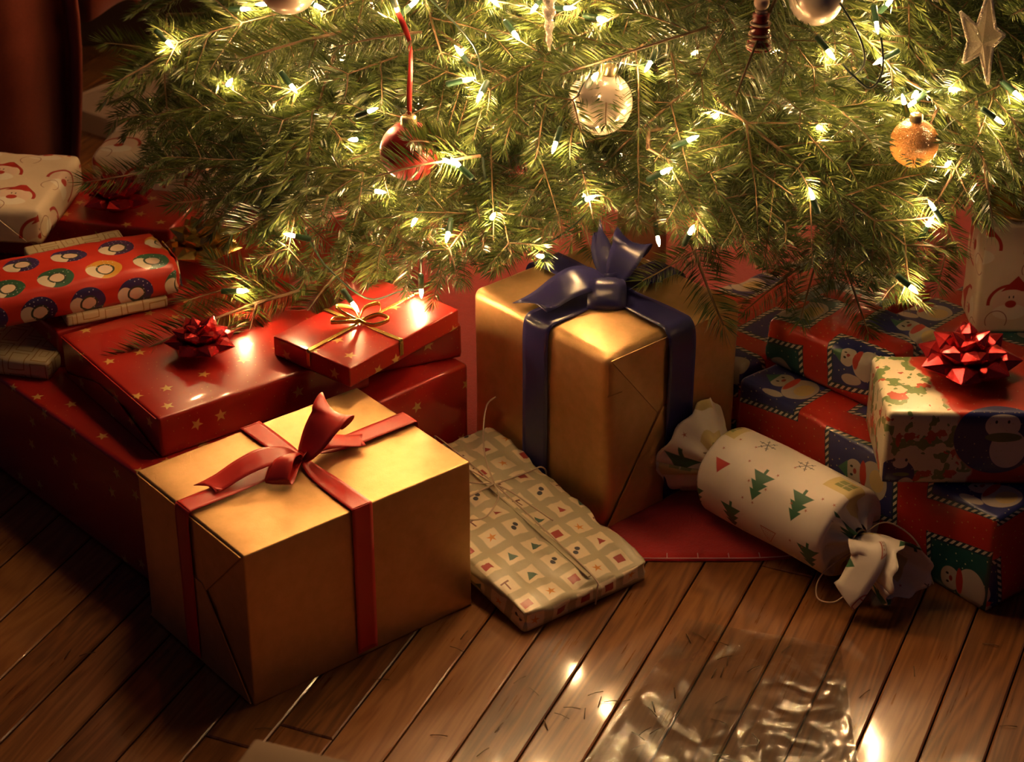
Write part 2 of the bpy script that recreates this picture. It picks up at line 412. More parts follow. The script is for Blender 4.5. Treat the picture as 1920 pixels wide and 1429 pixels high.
def tube_data(pts, r0, r1=None, n=6, caps=True, off=0):
    r1 = r0 if r1 is None else r1; F = frames(pts); vs = []; fs = []; k = len(F)
    for i, (p, t, s, u) in enumerate(F):
        r = r0+(r1-r0)*i/(k-1) if not isinstance(r0, (list, tuple)) else r0[i]
        for j in range(n):
            a = 2*math.pi*j/n; vs.append(p+(s*math.cos(a)+u*math.sin(a))*r)
    for i in range(k-1):
        for j in range(n):
            a = off+i*n+j; b = off+i*n+(j+1) % n; fs.append((a, b, b+n, a+n))
    if caps:
        fs.append(tuple(off+j for j in range(n))[::-1]); fs.append(tuple(off+(k-1)*n+j for j in range(n)))
    return vs, fs
def tube(name, pts, r0, r1=None, n=6, mat=None, parent=None):
    vs, fs = tube_data(pts, r0, r1, n); return link(name, mesh(name, vs, fs), mat, parent)
def lathe(name, prof, n=24, mat=None, parent=None, loc=None):
    vs = []; fs = []; k = len(prof)
    for r, z in prof:
        for j in range(n): a = 2*math.pi*j/n; vs.append((r*math.cos(a), r*math.sin(a), z))
    for i in range(k-1):
        for j in range(n):
            a = i*n+j; b = i*n+(j+1) % n; fs.append((a, b, b+n, a+n))
    if prof[0][0] > 1e-5: fs.append(tuple(range(n))[::-1])
    if prof[-1][0] > 1e-5: fs.append(tuple((k-1)*n+j for j in range(n)))
    return link(name, mesh(name, vs, fs), mat, parent, loc)
def catmull(P, n):
    P = [np.array(p, float) for p in P]; out = []; k = len(P)
    for i in range(k-1):
        p0 = P[max(i-1, 0)]; p1 = P[i]; p2 = P[i+1]; p3 = P[min(i+2, k-1)]
        for t in np.linspace(0, 1, n, endpoint=False):
            out.append(.5*((2*p1)+(-p0+p2)*t+(2*p0-5*p1+4*p2-p3)*t*t+(-p0+3*p1-3*p2+p3)*t**3))
    out.append(P[-1]); return out
def strip(name, pts, sides, widths, mat, parent=None, sub=8, cols=5, cup=0., ruck=0., thick=.0005, cut=0.):
    """a ribbon: centre line, side direction and width per key point; cup bends it across its width"""
    C = catmull(pts, sub); S = catmull(sides, sub); W = catmull([[x] for x in widths], sub)
    vs = []; fs = []; uvs = []; L = 0.
    for i, (c, s, wd) in enumerate(zip(C, S, W)):
        if i: L += float(np.linalg.norm(c-C[i-1]))
        t = C[min(i+1, len(C)-1)]-C[max(i-1, 0)]; t = t/(np.linalg.norm(t)+1e-9)
        s = s-t*np.dot(s, t); s = s/(np.linalg.norm(s)+1e-9); nn = np.cross(t, s)
        for j in range(cols):
            q = j/(cols-1)*2-1
            narrow = 1-min(1., wd[0]/max(widths))
            z = cup*(1-q*q)*wd[0]*.5+ruck*narrow*math.sin(j*2.6+i*.15)*max(widths)
            p = c+s*q*wd[0]*.5+nn*z
            if cut and i == len(C)-1: p = p+t*cut*q
            vs.append(p); uvs.append((L, q*wd[0]*.5))
    n = len(C)
    for i in range(n-1):
        for j in range(cols-1): a = i*cols+j; fs.append((a, a+1, a+1+cols, a+cols))
    me = mesh(name, vs, fs); ul = me.uv_layers.new(name='UVMap')
    for lp in me.loops: ul.data[lp.index].uv = uvs[lp.vertex_index]
    o = link(name, me, mat, parent)
    md = o.modifiers.new('thickness', 'SOLIDIFY'); md.thickness = thick; md.offset = 0
    return o
def grid_axis(h0, h1, b, n):
    L = h1-h0; b = min(b, L*.45)
    xs = [h0, h0+b*.3, h0+b*.65, h0+b]+[h0+b+(L-2*b)*k/n for k in range(1, n)]+[h1-b, h1-b*.65, h1-b*.3, h1]
    return xs
def wrapped_mesh(name, sx, sy, sz, b=.004, crumple=0., seed=0., bulge=0., cf=18., n=12):
    X = grid_axis(0, sx, b, n); Y = grid_axis(0, sy, b, n); Z = grid_axis(0, sz, b, max(4, n//2))
    bm = bmesh.new(); vd = {}; uvd = bm.loops.layers.uv.new('UVMap')
    def vert(i, j, k):
        key = (i, j, k)
        if key not in vd: vd[key] = bm.verts.new((X[i], Y[j], Z[k]))
        return vd[key]
    nx, ny, nz = len(X)-1, len(Y)-1, len(Z)-1; faces = []
    for i in range(nx):
        for j in range(ny):
            for k, t in ((0, 'b'), (nz, 't')):
                q = [(i, j, k), (i+1, j, k), (i+1, j+1, k), (i, j+1, k)]; faces.append((q if t == 't' else q[::-1], t))
    for i in range(nx):
        for k in range(nz):
            for j, t in ((0, 'f'), (ny, 'k')):
                q = [(i, j, k), (i+1, j, k), (i+1, j, k+1), (i, j, k+1)]; faces.append((q if t == 'f' else q[::-1], t))
    for j in range(ny):
        for k in range(nz):
            for i, t in ((0, 'l'), (nx, 'r')):
                q = [(i, j, k), (i, j, k+1), (i, j+1, k+1), (i, j+1, k)]; faces.append((q if t == 'l' else q[::-1], t))
    for q, t in faces:
        f = bm.faces.new([vert(*a) for a in q]); f.smooth = True
        for lp, a in zip(f.loops, q):
            x, y, z = X[a[0]], Y[a[1]], Z[a[2]]; d = sz-z
            lp[uvd].uv = {'t': (x, y), 'b': (x, y+2*sz), 'f': (x, -d), 'k': (x, sy+d), 'l': (-d, y), 'r': (sx+d, y)}[t]
    for v in bm.verts:
        p = v.co; q = Vector((min(max(p.x, b), sx-b), min(max(p.y, b), sy-b), min(max(p.z, b), sz-b)))
        d = p-q
        if d.length > 1e-7:
            d2 = d.normalized(); p2 = q+d2*b
        else: d2 = Vector((0, 0, 1)); p2 = p.copy()
        if bulge:
            ux = 4*(p.x/sx)*(1-p.x/sx); uy = 4*(p.y/sy)*(1-p.y/sy); uz = 4*(p.z/sz)*(1-p.z/sz)
            p2.z += bulge*ux*uy*(p.z/sz)
            p2.x += bulge*.6*uy*uz*(1 if p.x > sx/2 else -1)*abs(2*p.x/sx-1)**3
            p2.y += bulge*.6*ux*uz*(1 if p.y > sy/2 else -1)*abs(2*p.y/sy-1)**3
        if crumple:
            s_ = Vector((seed, seed*.7, seed*1.3))
            a_ = noise.noise(p*cf+s_); b_ = abs(noise.noise(p*cf*2.3+s_))
            p2 = p2+d2*(a_*.7-b_*.9)*crumple*min(1, (p.z/sz)*4)
        if p.z < 1e-6: p2.z = 0
        v.co = p2
    me = bpy.data.meshes.new(name); bm.to_mesh(me); bm.free(); return me
def prism(name, pts, nrm, th, mat, parent, uvf=None):
    """thin raised paper panel from a polygon of 3-D points"""
    nrm = Vector(nrm); P = [Vector(p) for p in pts]; n = len(P)
    vs = [p+nrm*th for p in P]+[p-nrm*.0002 for p in P]
    fs = [tuple(range(n))]+[(i, (i+1) % n, (i+1) % n+n, i+n)[::-1] for i in range(n)]
    me = mesh(name, vs, fs, False)
    ul = me.uv_layers.new(name='UVMap')
    for lp in me.loops:
        v = vs[lp.vertex_index]; ul.data[lp.index].uv = uvf(v) if uvf else (v.x, v.y+v.z)
    return link(name, me, mat, parent)
def end_flaps(parent, side, sx, sy, sz, mat, apex=.45, tilt=.5):
    """the two folded flaps on the end of a wrapped box; side 'l' is x=0, 'f' is y=0"""
    e = .0008
    if side == 'l': q = lambda a, z, d: Vector((-d, sy*a, z)); nrm = (-1, 0, 0); uvf = lambda v: (-(sz-v.z), v.y)
    elif side == 'f': q = lambda a, z, d: Vector((sx*a, -d, z)); nrm = (0, -1, 0); uvf = lambda v: (v.x, -(sz-v.z))
    else: q = lambda a, z, d: Vector((sx+d, sy*a, z)); nrm = (1, 0, 0); uvf = lambda v: (sx+sz-v.z, v.y)
    t = .0022; z0, z1 = sz*.012, sz*.985
    m_ = sz*tilt
    prism('top_flap', [q(.015, z1, e), q(.985, z1, e), q(1-apex, m_, e), q(apex, m_, e)], nrm, t*.5, mat, parent, uvf)
    prism('bottom_flap', [q(.015, z0, e+t*.5), q(apex*.95, m_*1.18, e+t*.5), q(1-apex*.95, m_*1.18, e+t*.5), q(.985, z0, e+t*.5)][::-1], nrm, t*.5, mat, parent, uvf)
def gift(name, label, x, y, z, yaw, sx, sy, sz, mat, b=.003, crumple=0., seed=0., bulge=0., flaps=(), group=None, apex=.42, cat='gift', **k):
    root = empty(name, (x, y, z), label, cat, group, yaw)
    body = link('wrapped_box', wrapped_mesh('wrapped_box', sx, sy, sz, b, crumple, seed, bulge, **k), mat, root)
    for s in flaps: end_flaps(root, s, sx, sy, sz, mat, apex)
    return root
def star_bow(r, layers, mat, tails=True, seed=0):
    """pull bow of pointed foil loops; returns list of (mesh, matrix)"""
    rnd = random.Random(seed)
    # one loop: a ribbon folded into a cone with a sharp outer tip
    vs = []; fs = []; n = 8; prof = [(0, .10, 0), (.25, .22, .04), (.55, .34, .10), (.70, .32, .13), (.86, .17, .15), (1.02, .01, .17)]
    for x, wd, z in prof:
        for j in range(n):
            a = 2*math.pi*j/n; cx = math.cos(a); sx_ = math.sin(a)
            yy = wd*cx; zz = wd*.62*(abs(sx_)**.7*(1 if sx_ > 0 else -1))
            vs.append((x, yy, z+zz*(1.15 if zz > 0 else .5)))
    for i in range(len(prof)-1):
        for j in range(n): a = i*n+j; b = i*n+(j+1) % n; fs.append((a, b, b+n, a+n))
    loop = mesh('loop', vs, fs, False); loop.materials.append(mat)
    out = []
    for li, (cnt, el, ln, z) in enumerate(layers):
        for k in range(cnt):
            az = 2*math.pi*(k+.5*(li % 2))/cnt+rnd.uniform(-.08, .08)
            m_ = Matrix.Translation((0, 0, z*r)) @ Matrix.Rotation(az, 4, 'Z') @ Matrix.Rotation(-(el+rnd.uniform(-.06, .06)), 4, 'Y') @ Matrix.Diagonal((r*ln, r*ln, r*ln, 1))
            out.append((loop, m_))
    return out
BOW = [(7, .10, 1.15, .16), (6, .48, 1.0, .26), (4, .90, .82, .36), (1, 1.45, .55, .42)]
def put_bow(parent, loc, r, mat, label, seed, rot=(0, 0, 0), layers=BOW):
    e = bpy.data.objects.new('bow', None); COL.objects.link(e); e.parent = parent; e.location = loc; e.rotation_euler = rot; e['label'] = label
    e.empty_display_size = .01
    for me, m_ in star_bow(r, layers, mat, seed=seed):
        o = bpy.data.objects.new('loop', me); COL.objects.link(o); o.parent = e; o.matrix_local = m_
    lathe('core', [(r*.28, 0), (r*.30, r*.2), (r*.12, r*.45)], 10, mat, e)
    return e

# ------------------------------------------------------------------ the room shell
floor = link('floor', mesh('floor', [(-2.2, -.6, -.022), (2.2, -.6, -.022), (2.2, 3.9, -.022), (-2.2, 3.9, -.022)], [(0, 1, 2, 3)], False), M['sub'])
tag(floor, kind='structure')
def planks():
    ang = R(67); u = Vector((math.cos(ang), math.sin(ang), 0)); v = Vector((-math.sin(ang), math.cos(ang), 0))
    W = .0593; o0 = at(1428, 1057, 0)
    base = o0-u*20
    rnd = random.Random(3); cache = {}
    def board(L):
        L = round(L, 2)
        if L not in cache:
            h, e = W/2-.0009, .0016
            vs = []
            for z, d in ((-.018, 0), (-.0012, 0), (0, e)):
                vs += [(0+d, -h+d, z), (L-.001-d, -h+d, z), (L-.001-d, h-d, z), (d, h-d, z)]
            fs = [(0, 1, 5, 4), (1, 2, 6, 5), (2, 3, 7, 6), (3, 0, 4, 7), (4, 5, 9, 8), (5, 6, 10, 9), (6, 7, 11, 10), (7, 4, 8, 11), (8, 9, 10, 11)]
            me = mesh('plank', vs, fs, False); me.materials.append(M['wood']); cache[L] = me
        return cache[L]
    for i in range(-32, 34):
        # offset so that a joint runs through o0
        c = o0+v*((i+.5)*W)
        t = -1.9-rnd.random()*.6
        while t < 2.4:
            L = rnd.choice([.62, .8, .95, 1.2, 1.4])
            p = c+u*t; q = c+u*(t+L)
            mid = (p+q)/2
            if -1.35 < mid.x < 1.45 and .75 < mid.y < 3.8:
                x, y = pj(mid)
                ok = any(-250 < pj(c+u*(t+L*f))[0] < 2170 and -200 < pj(c+u*(t+L*f))[1] < 1900 for f in (0, .25, .5, .75, 1))
                if ok:
                    ob = bpy.data.objects.new('plank', board(L)); COL.objects.link(ob); ob.parent = floor
                    ob.location = (p.x, p.y, rnd.uniform(-.0006, 0)); ob.rotation_euler = (rnd.uniform(-.004, .004), 0, ang)
            t += L
planks()
wall = link('wall_back', mesh('wall_back', [(-2.2, 3.55, -.02), (2.2, 3.55, -.02), (2.2, 3.55, 2.6), (-2.2, 3.55, 2.6), (-2.2, 3.65, -.02), (2.2, 3.65, -.02), (2.2, 3.65, 2.6), (-2.2, 3.65, 2.6)],
            [(0, 1, 2, 3), (7, 6, 5, 4), (3, 2, 6, 7), (0, 3, 7, 4), (1, 5, 6, 2)], False), M['wall']); tag(wall, kind='structure')
bb = link('baseboard_back', wrapped_mesh('baseboard_back', 4.4, .018, .11, .004, n=4), M['dark'], None, (-2.2, 3.531, 0)); tag(bb, kind='structure')

# ------------------------------------------------------------------ the rust drape
def drape():
    root = empty('drape', (-.78, 2.80, .0), 'heavy rust-red drape hanging in deep folds at the left edge', 'curtain')
    def panel(x0, x1, y0, hem, slope, amp, ph0, xr):
        vs = []; fs = []; nu, nv = 80, 26
        for i in range(nu+1):
            a = i/nu
            for j in range(nv+1):
                h = j/nv; zz = hem+slope*a+h*1.3
                edge = xr*(1-min(1., (zz-hem)/.30))**1.5
                x = x0+(x1-x0)*a-edge*a
                ph = a*ph0+.8*math.sin(h*2.2)
                y = amp*math.sin(ph)+amp*.35*math.sin(ph*2.3+1)
                if j == 0: zz += .012*math.sin(ph*1.4)
                vs.append((x+amp*.5*math.cos(ph), y0+y, zz))
        for i in range(nu):
            for j in range(nv): p = i*(nv+1)+j; fs.append((p, p+nv+1, p+nv+2, p+1))
        o = link('cloth', mesh('cloth', vs, fs), M['drape'], root)
        md = o.modifiers.new('t', 'SOLIDIFY'); md.thickness = .005
    panel(-.45, .195, -.02, .02, 0, .050, 15., .045)
    panel(.10, .262, .16, .26, .02, .035, 9., .02)
    panel(.24, .44, .30, .30, .05, .03, 8., .0)
drape()

# ------------------------------------------------------------------ tree skirt
def skirt():
    cx, cy, r = .2, 2.60, .69
    root = empty('tree_skirt', (cx, cy, 0), 'round red felt tree skirt with pale stitched edge under the tree', 'tree skirt')
    vs = [(0, 0, .004)]; fs = []; n = 180; rings = [.2, .4, .6, .75, .88, .95, .985, 1.0, 1.004]
    for k, q in enumerate(rings):
        for j in range(n):
            a = 2*math.pi*j/n; rr = r*q*(1+.012*math.sin(a*7)+.006*math.sin(a*17))
            z = .0035+(.002*noise.noise(Vector((math.cos(a)*rr*9, math.sin(a)*rr*9, 0)))+.002 if q < .95 else .0)
            if q > .97: z = .0045 if q < 1 else (.003 if q == 1 else .0003)
            vs.append((rr*math.cos(a), rr*math.sin(a), z))
    for j in range(n): fs.append((0, 1+j, 1+(j+1) % n))
    for k in range(len(rings)-1):
        for j in range(n): a = 1+k*n+j; b = 1+k*n+(j+1) % n; fs.append((a, a+n, b+n, b))
    link('felt', mesh('felt', vs, fs), M['felt'], root)
    # blanket stitch: a running edge thread with short teeth
    allv = []; allf = []
    pts = []
    for j in range(150):
        a = R(200)+R(140)*j/149; rr = r*1.003*(1+.012*math.sin(a*7)+.006*math.sin(a*17)); pts.append((rr*math.cos(a), rr*math.sin(a), .004))
    v_, f_ = tube_data(pts, .0008, n=4); allv += v_; allf += f_
    for j in range(0, 150, 3):
        p = Vector(pts[j]); d = Vector((p.x, p.y, 0)).normalized()
        v_, f_ = tube_data([p, p-d*.007+Vector((0, 0, .0022))], .0006, n=4, off=len(allv)); allv += v_; allf += f_
    link('edge_stitching', mesh('edge_stitching', allv, allf), M['stitch'], root)
skirt()

# ------------------------------------------------------------------ gifts
def ribbon_over(root, axis, pos, width, sx, sy, sz, mat, pinch=.35, e=.0022, b=.004, back=True):
    """one band round the box over the top, parallel to axis, pinched at the knot"""
    L = sx if axis == 'x' else sy; cx = sx/2 if axis == 'x' else sy/2
    key = [(-e, 0.006, 1), (-e, sz*.33, 1), (-e, sz*.66, 1), (-e, sz-b*1.5, 1), (-e*.2+b*.25, sz-b*.25+e, 1), (b*1.6, sz+e, 1), (cx*.45, sz+e, .98), (cx*.75, sz+e*1.2, .80), (cx*.93, sz+e*2.5, .48), (cx, sz+e*3, pinch)]
    key2 = [(L-p, z, w_) for p, z, w_ in key[::-1]][1:]
    out = []
    for ks in (key, [(cx, sz+e*3, pinch)]+key2):
        pts = []; sd = []; wd = []
        for p, z, w_ in ks:
            pts.append((p, pos, z) if axis == 'x' else (pos, p, z)); sd.append((0, 1, 0) if axis == 'x' else (1, 0, 0)); wd.append(width*w_)
        out.append(strip('ribbon_band', pts, sd, wd, mat, root, sub=6, cols=7, cup=.04, ruck=.05))
    return out

# front gold box, red ribbon
g1 = gift('gold_gift', 'gold paper gift tied with red ribbon, front left on the bare floor', -.257, 1.648, 0, .681, .2755, .2015, .18, M['gold'], b=.0022, crumple=.0006, flaps=('l',), group=None, n=14)
ribbon_over(g1, 'x', .2015*.53, .025, .2755, .2015, .18, M['red_satin'], b=.0025, e=.0042)
ribbon_over(g1, 'y', .2755*.50, .0245, .2755, .2015, .18, M['red_satin'], b=.0025)
def local_bow(root, loc, yaw, mat, name='bow', label=None):
    e = bpy.data.objects.new(name, None); COL.objects.link(e); e.parent = root; e.location = loc; e.rotation_euler = (0, 0, -yaw); e['label'] = label
    e.empty_display_size = .01; return e
bw = local_bow(g1, (.2755*.5, .2015*.53, .185), .681, M['red_satin'], label='red satin bow')
RS = M['red_satin']
# in this frame x is right, y away from the viewer, z up
VI = Vector((0, .87, -.49)); UI = Vector((0, .49, .87)); RI = Vector((1, 0, 0))      # away, up and right as the front of the bow faces
def img_loop(root, ang, L, W, bulge, mat, tilt=-.3, lift=.0, ruck=.05):
    a = R(ang); o = RI*math.cos(a)+UI*math.sin(a); sd = (RI*math.sin(a)-UI*math.cos(a)+VI*tilt).normalized()
    key = [(0, 0, .22), (.25, -.55, .72), (.62, -1, 1), (.9, -.75, 1), (1.0, .1, 1), (.84, .85, .98), (.5, .8, .85), (.2, .35, .55), (0, .05, .22)]
    strip('loop', [o*L*k+VI*bulge*b_+Vector((0, 0, lift*k)) for k, b_, w_ in key], [sd]*len(key), [W*w_ for k, b_, w_ in key], mat, root, cup=.16, ruck=ruck, cols=7)
def flat_tail(root, az, L, W, lift, mat, cut, end=.0, cup=.1, tw=.0):
    a = R(az); d = Vector((math.cos(a), math.sin(a), 0)); s_ = Vector((-d.y, d.x, 0))
    key = [(0, .1, .25), (.16, .75, .7), (.38, 1., 1), (.62, .75, 1), (.85, .2, 1), (1, end, 1)]
    strip('tail', [d*L*k+Vector((0, 0, .002+lift*b_)) for k, b_, w_ in key], [(s_+Vector((0, 0, tw*(1-k)))) for k, b_, w_ in key], [W*w_ for k, b_, w_ in key], mat, root, cup=cup, ruck=.05, cut=cut, cols=7)
img_loop(bw, 56, .064, .044, .019, RS, tilt=-.85)
strip('loop', [(0, 0, .002), (-.006, -.014, .014), (-.014, -.030, .016), (-.019, -.044, .004), (-.016, -.040, -.001), (-.008, -.024, .004), (0, -.004, .002)],
      [(1, 0, 0), (1, -.1, .2), (1, -.2, .3), (1, -.15, .2), (1, -.1, 0), (1, 0, 0), (1, 0, 0)], [.008, .018, .025, .026, .026, .018, .007], RS, bw, cup=.2, ruck=.08)
flat_tail(bw, 213, .104, .027, .014, RS, -.010, tw=-.4)
flat_tail(bw, 30, .070, .024, .010, RS, .007, tw=.3)
strip('knot', [(-.006, -.003, .001), (-.003, -.0065, .006), (0, -.006, .0085), (.003, .002, .008), (.006, .005, .002)],
      [(.6, -.2, .6), (.7, 0, .5), (.8, .2, .2), (.7, .3, 0), (.6, .3, -.2)], [.008, .010, .011, .010, .008], RS, bw, cup=.3)

# tall gold box, navy ribbon
g2 = gift('gold_gift', 'tall gold paper gift with a wide navy satin ribbon, centre, behind the red-ribboned one', .104, 1.962, .004, .720, .211, .2285, .219, M['gold'], b=.011, crumple=.0012, seed=5, bulge=.002, flaps=('f',), n=14)
ribbon_over(g2, 'x', .2285*.5, .042, .211, .2285, .219, M['navy_satin'], b=.011, e=.0034, pinch=.3)
ribbon_over(g2, 'y', .211*.515, .042, .211, .2285, .219, M['navy_satin'], b=.011, e=.0058, pinch=.3)
strip('paper_seam', [(.02, -.0022, 0.172), (.0, .0, .172)], [(0, 0, 1), (0, 0, 1)], [.001, .001], M['goldfold'], g2)
bw = local_bow(g2, (.211*.515, .2285*.5, .229), .720, M['navy_satin'], label='navy satin bow')
NS = M['navy_satin']
strip('loop', [(0, 0, .0), (-.002, -.016, .016), (-.003, -.032, .014), (-.004, -.046, -.002), (-.004, -.038, -.010), (-.002, -.018, -.008), (0, -.002, -.002)],
      [(1, 0, 0)]*7, [.014, .034, .043, .044, .044, .034, .012], NS, bw, cup=.12, ruck=.06)
img_loop(bw, 62, .060, .046, .019, NS, tilt=-.8)
flat_tail(bw, 212, .100, .044, .016, NS, -.016, tw=-.5)
strip('tail', [(0, 0, .002), (-.004, .012, .018), (-.008, .026, .034), (-.012, .036, .052)],
      [(1, .1, 0), (1, .2, .1), (1, .2, .2), (1, .2, .4)], [.008, .022, .024, .010], NS, bw, cup=.2, ruck=.05, cut=.014)
flat_tail(bw, 20, .06, .036, .008, NS, .008)
strip('knot', [(-.010, -.003, 0), (-.006, -.010, .008), (0, -.010, .012), (.006, -.002, .010), (.010, .004, .002)],
      [(.3, -.3, .8), (.4, 0, .7), (.5, .3, .5), (.5, .5, .2), (.4, .5, 0)], [.012, .016, .018, .016, .012], NS, bw, cup=.35)

# the red starred gifts at the left
RP = M['redpaper']
gift('red_gift', 'largest flat red starred gift on the floor, lowest of the left stack', -.359, 1.822, .001, .741, .419, .403, .1385, RP, b=.006, crumple=.001, seed=2, bulge=.001)
r2 = gift('red_gift', 'glossy red starred gift with a red bow, on the largest red gift', -.374, 1.893, .1405, .633, .265, .236, .048, RP, b=.004, crumple=.0008, seed=3, bulge=.0008, flaps=('l',))
_A = Vector((math.cos(.633), math.sin(.633), 0)); _B = Vector((-math.sin(.633), math.cos(.633), 0))
def to_local(p, x, y, z, yaw):
    d = Vector(p)-Vector((x, y, z)); c, s = math.cos(yaw), math.sin(yaw); return Vector((d.x*c+d.y*s, -d.x*s+d.y*c, d.z))
put_bow(r2, to_local(at(378, 662, .19), -.374, 1.893, .1405, .633), .036, M['redfoil'], 'red foil bow', 4)
s1 = gift('red_gift', 'small thin red gift tied with narrow gold ribbon', -.175, 1.958, .190, .883, .18, .117, .024, RP, b=.0018, crumple=.0005, seed=4)
for ax, pos in (('x', .062), ('y', .082)):
    ribbon_over(s1, ax, pos, .0055, .18, .117, .024, M['goldcord'], pinch=.8, e=.0012, b=.002)
cb = local_bow(s1, (.082, .062, .0275), .883, M['goldcord'], label='curled gold ribbon bow')
for k, (dx, dy, sg) in enumerate(((.034, -.012, 1), (-.030, -.020, 1), (.020, .026, 1), (-.028, .020, 1))):
    strip('loop', [(0, 0, 0), (dx*.5-dy*.2, dy*.5+dx*.2, .008), (dx, dy, .009), (dx*.6+dy*.35, dy*.6-dx*.35, .005), (0, 0, .001)], [(0, 0, 1)]*5, [.004, .005, .005, .005, .004], M['goldcord'], cb, cols=3)
gift('red_gift', 'plain end of a red starred gift between small red gift and tall gold one', -.165, 2.075, .1405, .382, .116, .2, .044, RP, b=.005, crumple=.001, seed=6)
r7 = gift('red_gift', 'red starred gift topped with a gold foil bow', -.520, 2.092, .1405, .633, .31, .135, .046, RP, b=.004, crumple=.001, seed=7)
put_bow(r7, to_local(at(380, 486, .19), -.520, 2.092, .1405, .633), .046, M['goldfoil'], 'gold foil bow', 9)
gift('red_gift', 'wide red starred gift on the floor behind the stack, left under the tree', -.60, 2.165, .001, .741, .56, .36, .1385, RP, b=.006, crumple=.0015, seed=8)
r4 = gift('red_gift', 'red starred gift with red bow beside the cream face-print gift', -.425, 2.335, .1405, 1.33, .115, .46, .0595, RP, b=.004, crumple=.001, seed=9)
put_bow(r4, to_local(at(220, 392, .2), -.425, 2.335, .1405, 1.33), .042, M['redfoil'], 'red foil bow', 5)
# cream outline gifts
gift('cream_gift', 'cream gold-outlined flat gift at left edge below the roundel-print gift', -.527, 2.062, .1405, 1.347, .16, .16, .022, M['cream'], b=.005, crumple=.001, seed=1, bulge=.002)
gift('cream_gift', 'cream gold-outlined thin gift sandwiched under the red roundel-print gift', -.400, 2.150, .190, 2.011, .205, .12, .013, M['cream'], b=.003, crumple=.001, seed=11)
# penguin roundel gift
pg = gift('roundel_print_gift', 'red gift printed with coloured penguin roundels, left edge', -.383, 2.158, .204, 2.011, .111, .255, .036, M['penguin'], b=.011, crumple=.0035, seed=12, bulge=.004, n=16, cf=26)
prism('end_flap', [(0.008, -.001, .004), (.10, -.001, .004), (.088, -.003, .028), (.03, -.003, .031)], (0, -1, 0), .0015, M['penguin'], pg, lambda v: (v.x, -(.036-v.z)))
# face-print gifts
a1 = gift('face_print_gift', 'cream gift with Santa face print at the far left edge', -.572, 2.292, .201, 1.46, .178, .26, .046, M['santa'], b=.010, crumple=.003, seed=13, bulge=.004, n=16)
prism('end_flap', [(-.002, .02, .005), (-.002, .16, .005), (-.004, .13, .030), (-.004, .05, .033)][::-1], (-1, 0, 0), .0015, M['santa'], a1, lambda v: (-(.046-v.z), v.y))
gift('face_print_gift', 'cream Santa face gift behind red foil bow, half under the fir branches', -.395, 2.455, .1405, 1.40, .15, .155, .10, M['santa'], b=.010, crumple=.003, seed=14, bulge=.004)

# flat squares gift with string
pgx = empty('squares_print_gift', (.012, 1.765, .001), 'flat sage gift with small cream squares print tied with string', 'gift', None, .64)
pgx.rotation_euler = (R(6.5), 0, .64)
PW, PL, PH = .172, .297, .027
link('wrapped_box', wrapped_mesh('wrapped_box', PW, PL, PH, .009, .0075, 3.3, .004, cf=24, n=30), M['squares'], pgx)
prism('fold_edge', [(.092, .012, .0295), (.098, .012, .0295), (.100, PL-.01, .0295), (.094, PL-.01, .0295)], (0, 0, 1), .0012, M['squares'], pgx)
def loopstr(name, pts, r=.0010, par=pgx, mat=None, n=8): return tube(name, [tuple(p) for p in catmull(pts, n)], r, n=6, mat=mat or M['twine'], parent=par)
loopstr('string', [(.094, -.003, .002), (.095, -.002, .022), (.097, .010, .031), (.099, .10, .0335), (.100, .20, .0335), (.098, .30, .031), (.098, PL+.002, .020), (.098, PL+.002, .002)])
loopstr('string', [(-.003, .185, .002), (-.002, .186, .022), (.008, .187, .031), (.06, .188, .0345), (.099, .19, .0350), (.15, .192, .032), (PW-.006, .193, .031), (PW+.003, .193, .020), (PW+.003, .193, .002)])
loopstr('string_loop', [(.098, .19, .0355), (.085, .165, .039), (.052, .145, .038), (.032, .158, .036), (.040, .18, .036), (.075, .188, .036), (.098, .19, .036)])
loopstr('string_loop', [(.098, .19, .0355), (.085, .225, .040), (.060, .262, .042), (.040, .265, .038), (.045, .235, .036), (.078, .205, .036), (.098, .19, .036)])
loopstr('string_tail', [(.098, .19, .036), (.110, .225, .046), (.128, .255, .060), (.150, .280, .070), (.166, .285, .073)])
loopstr('string_tail', [(.098, .19, .036), (.104, .165, .038), (.110, .135, .036), (.116, .105, .034)])

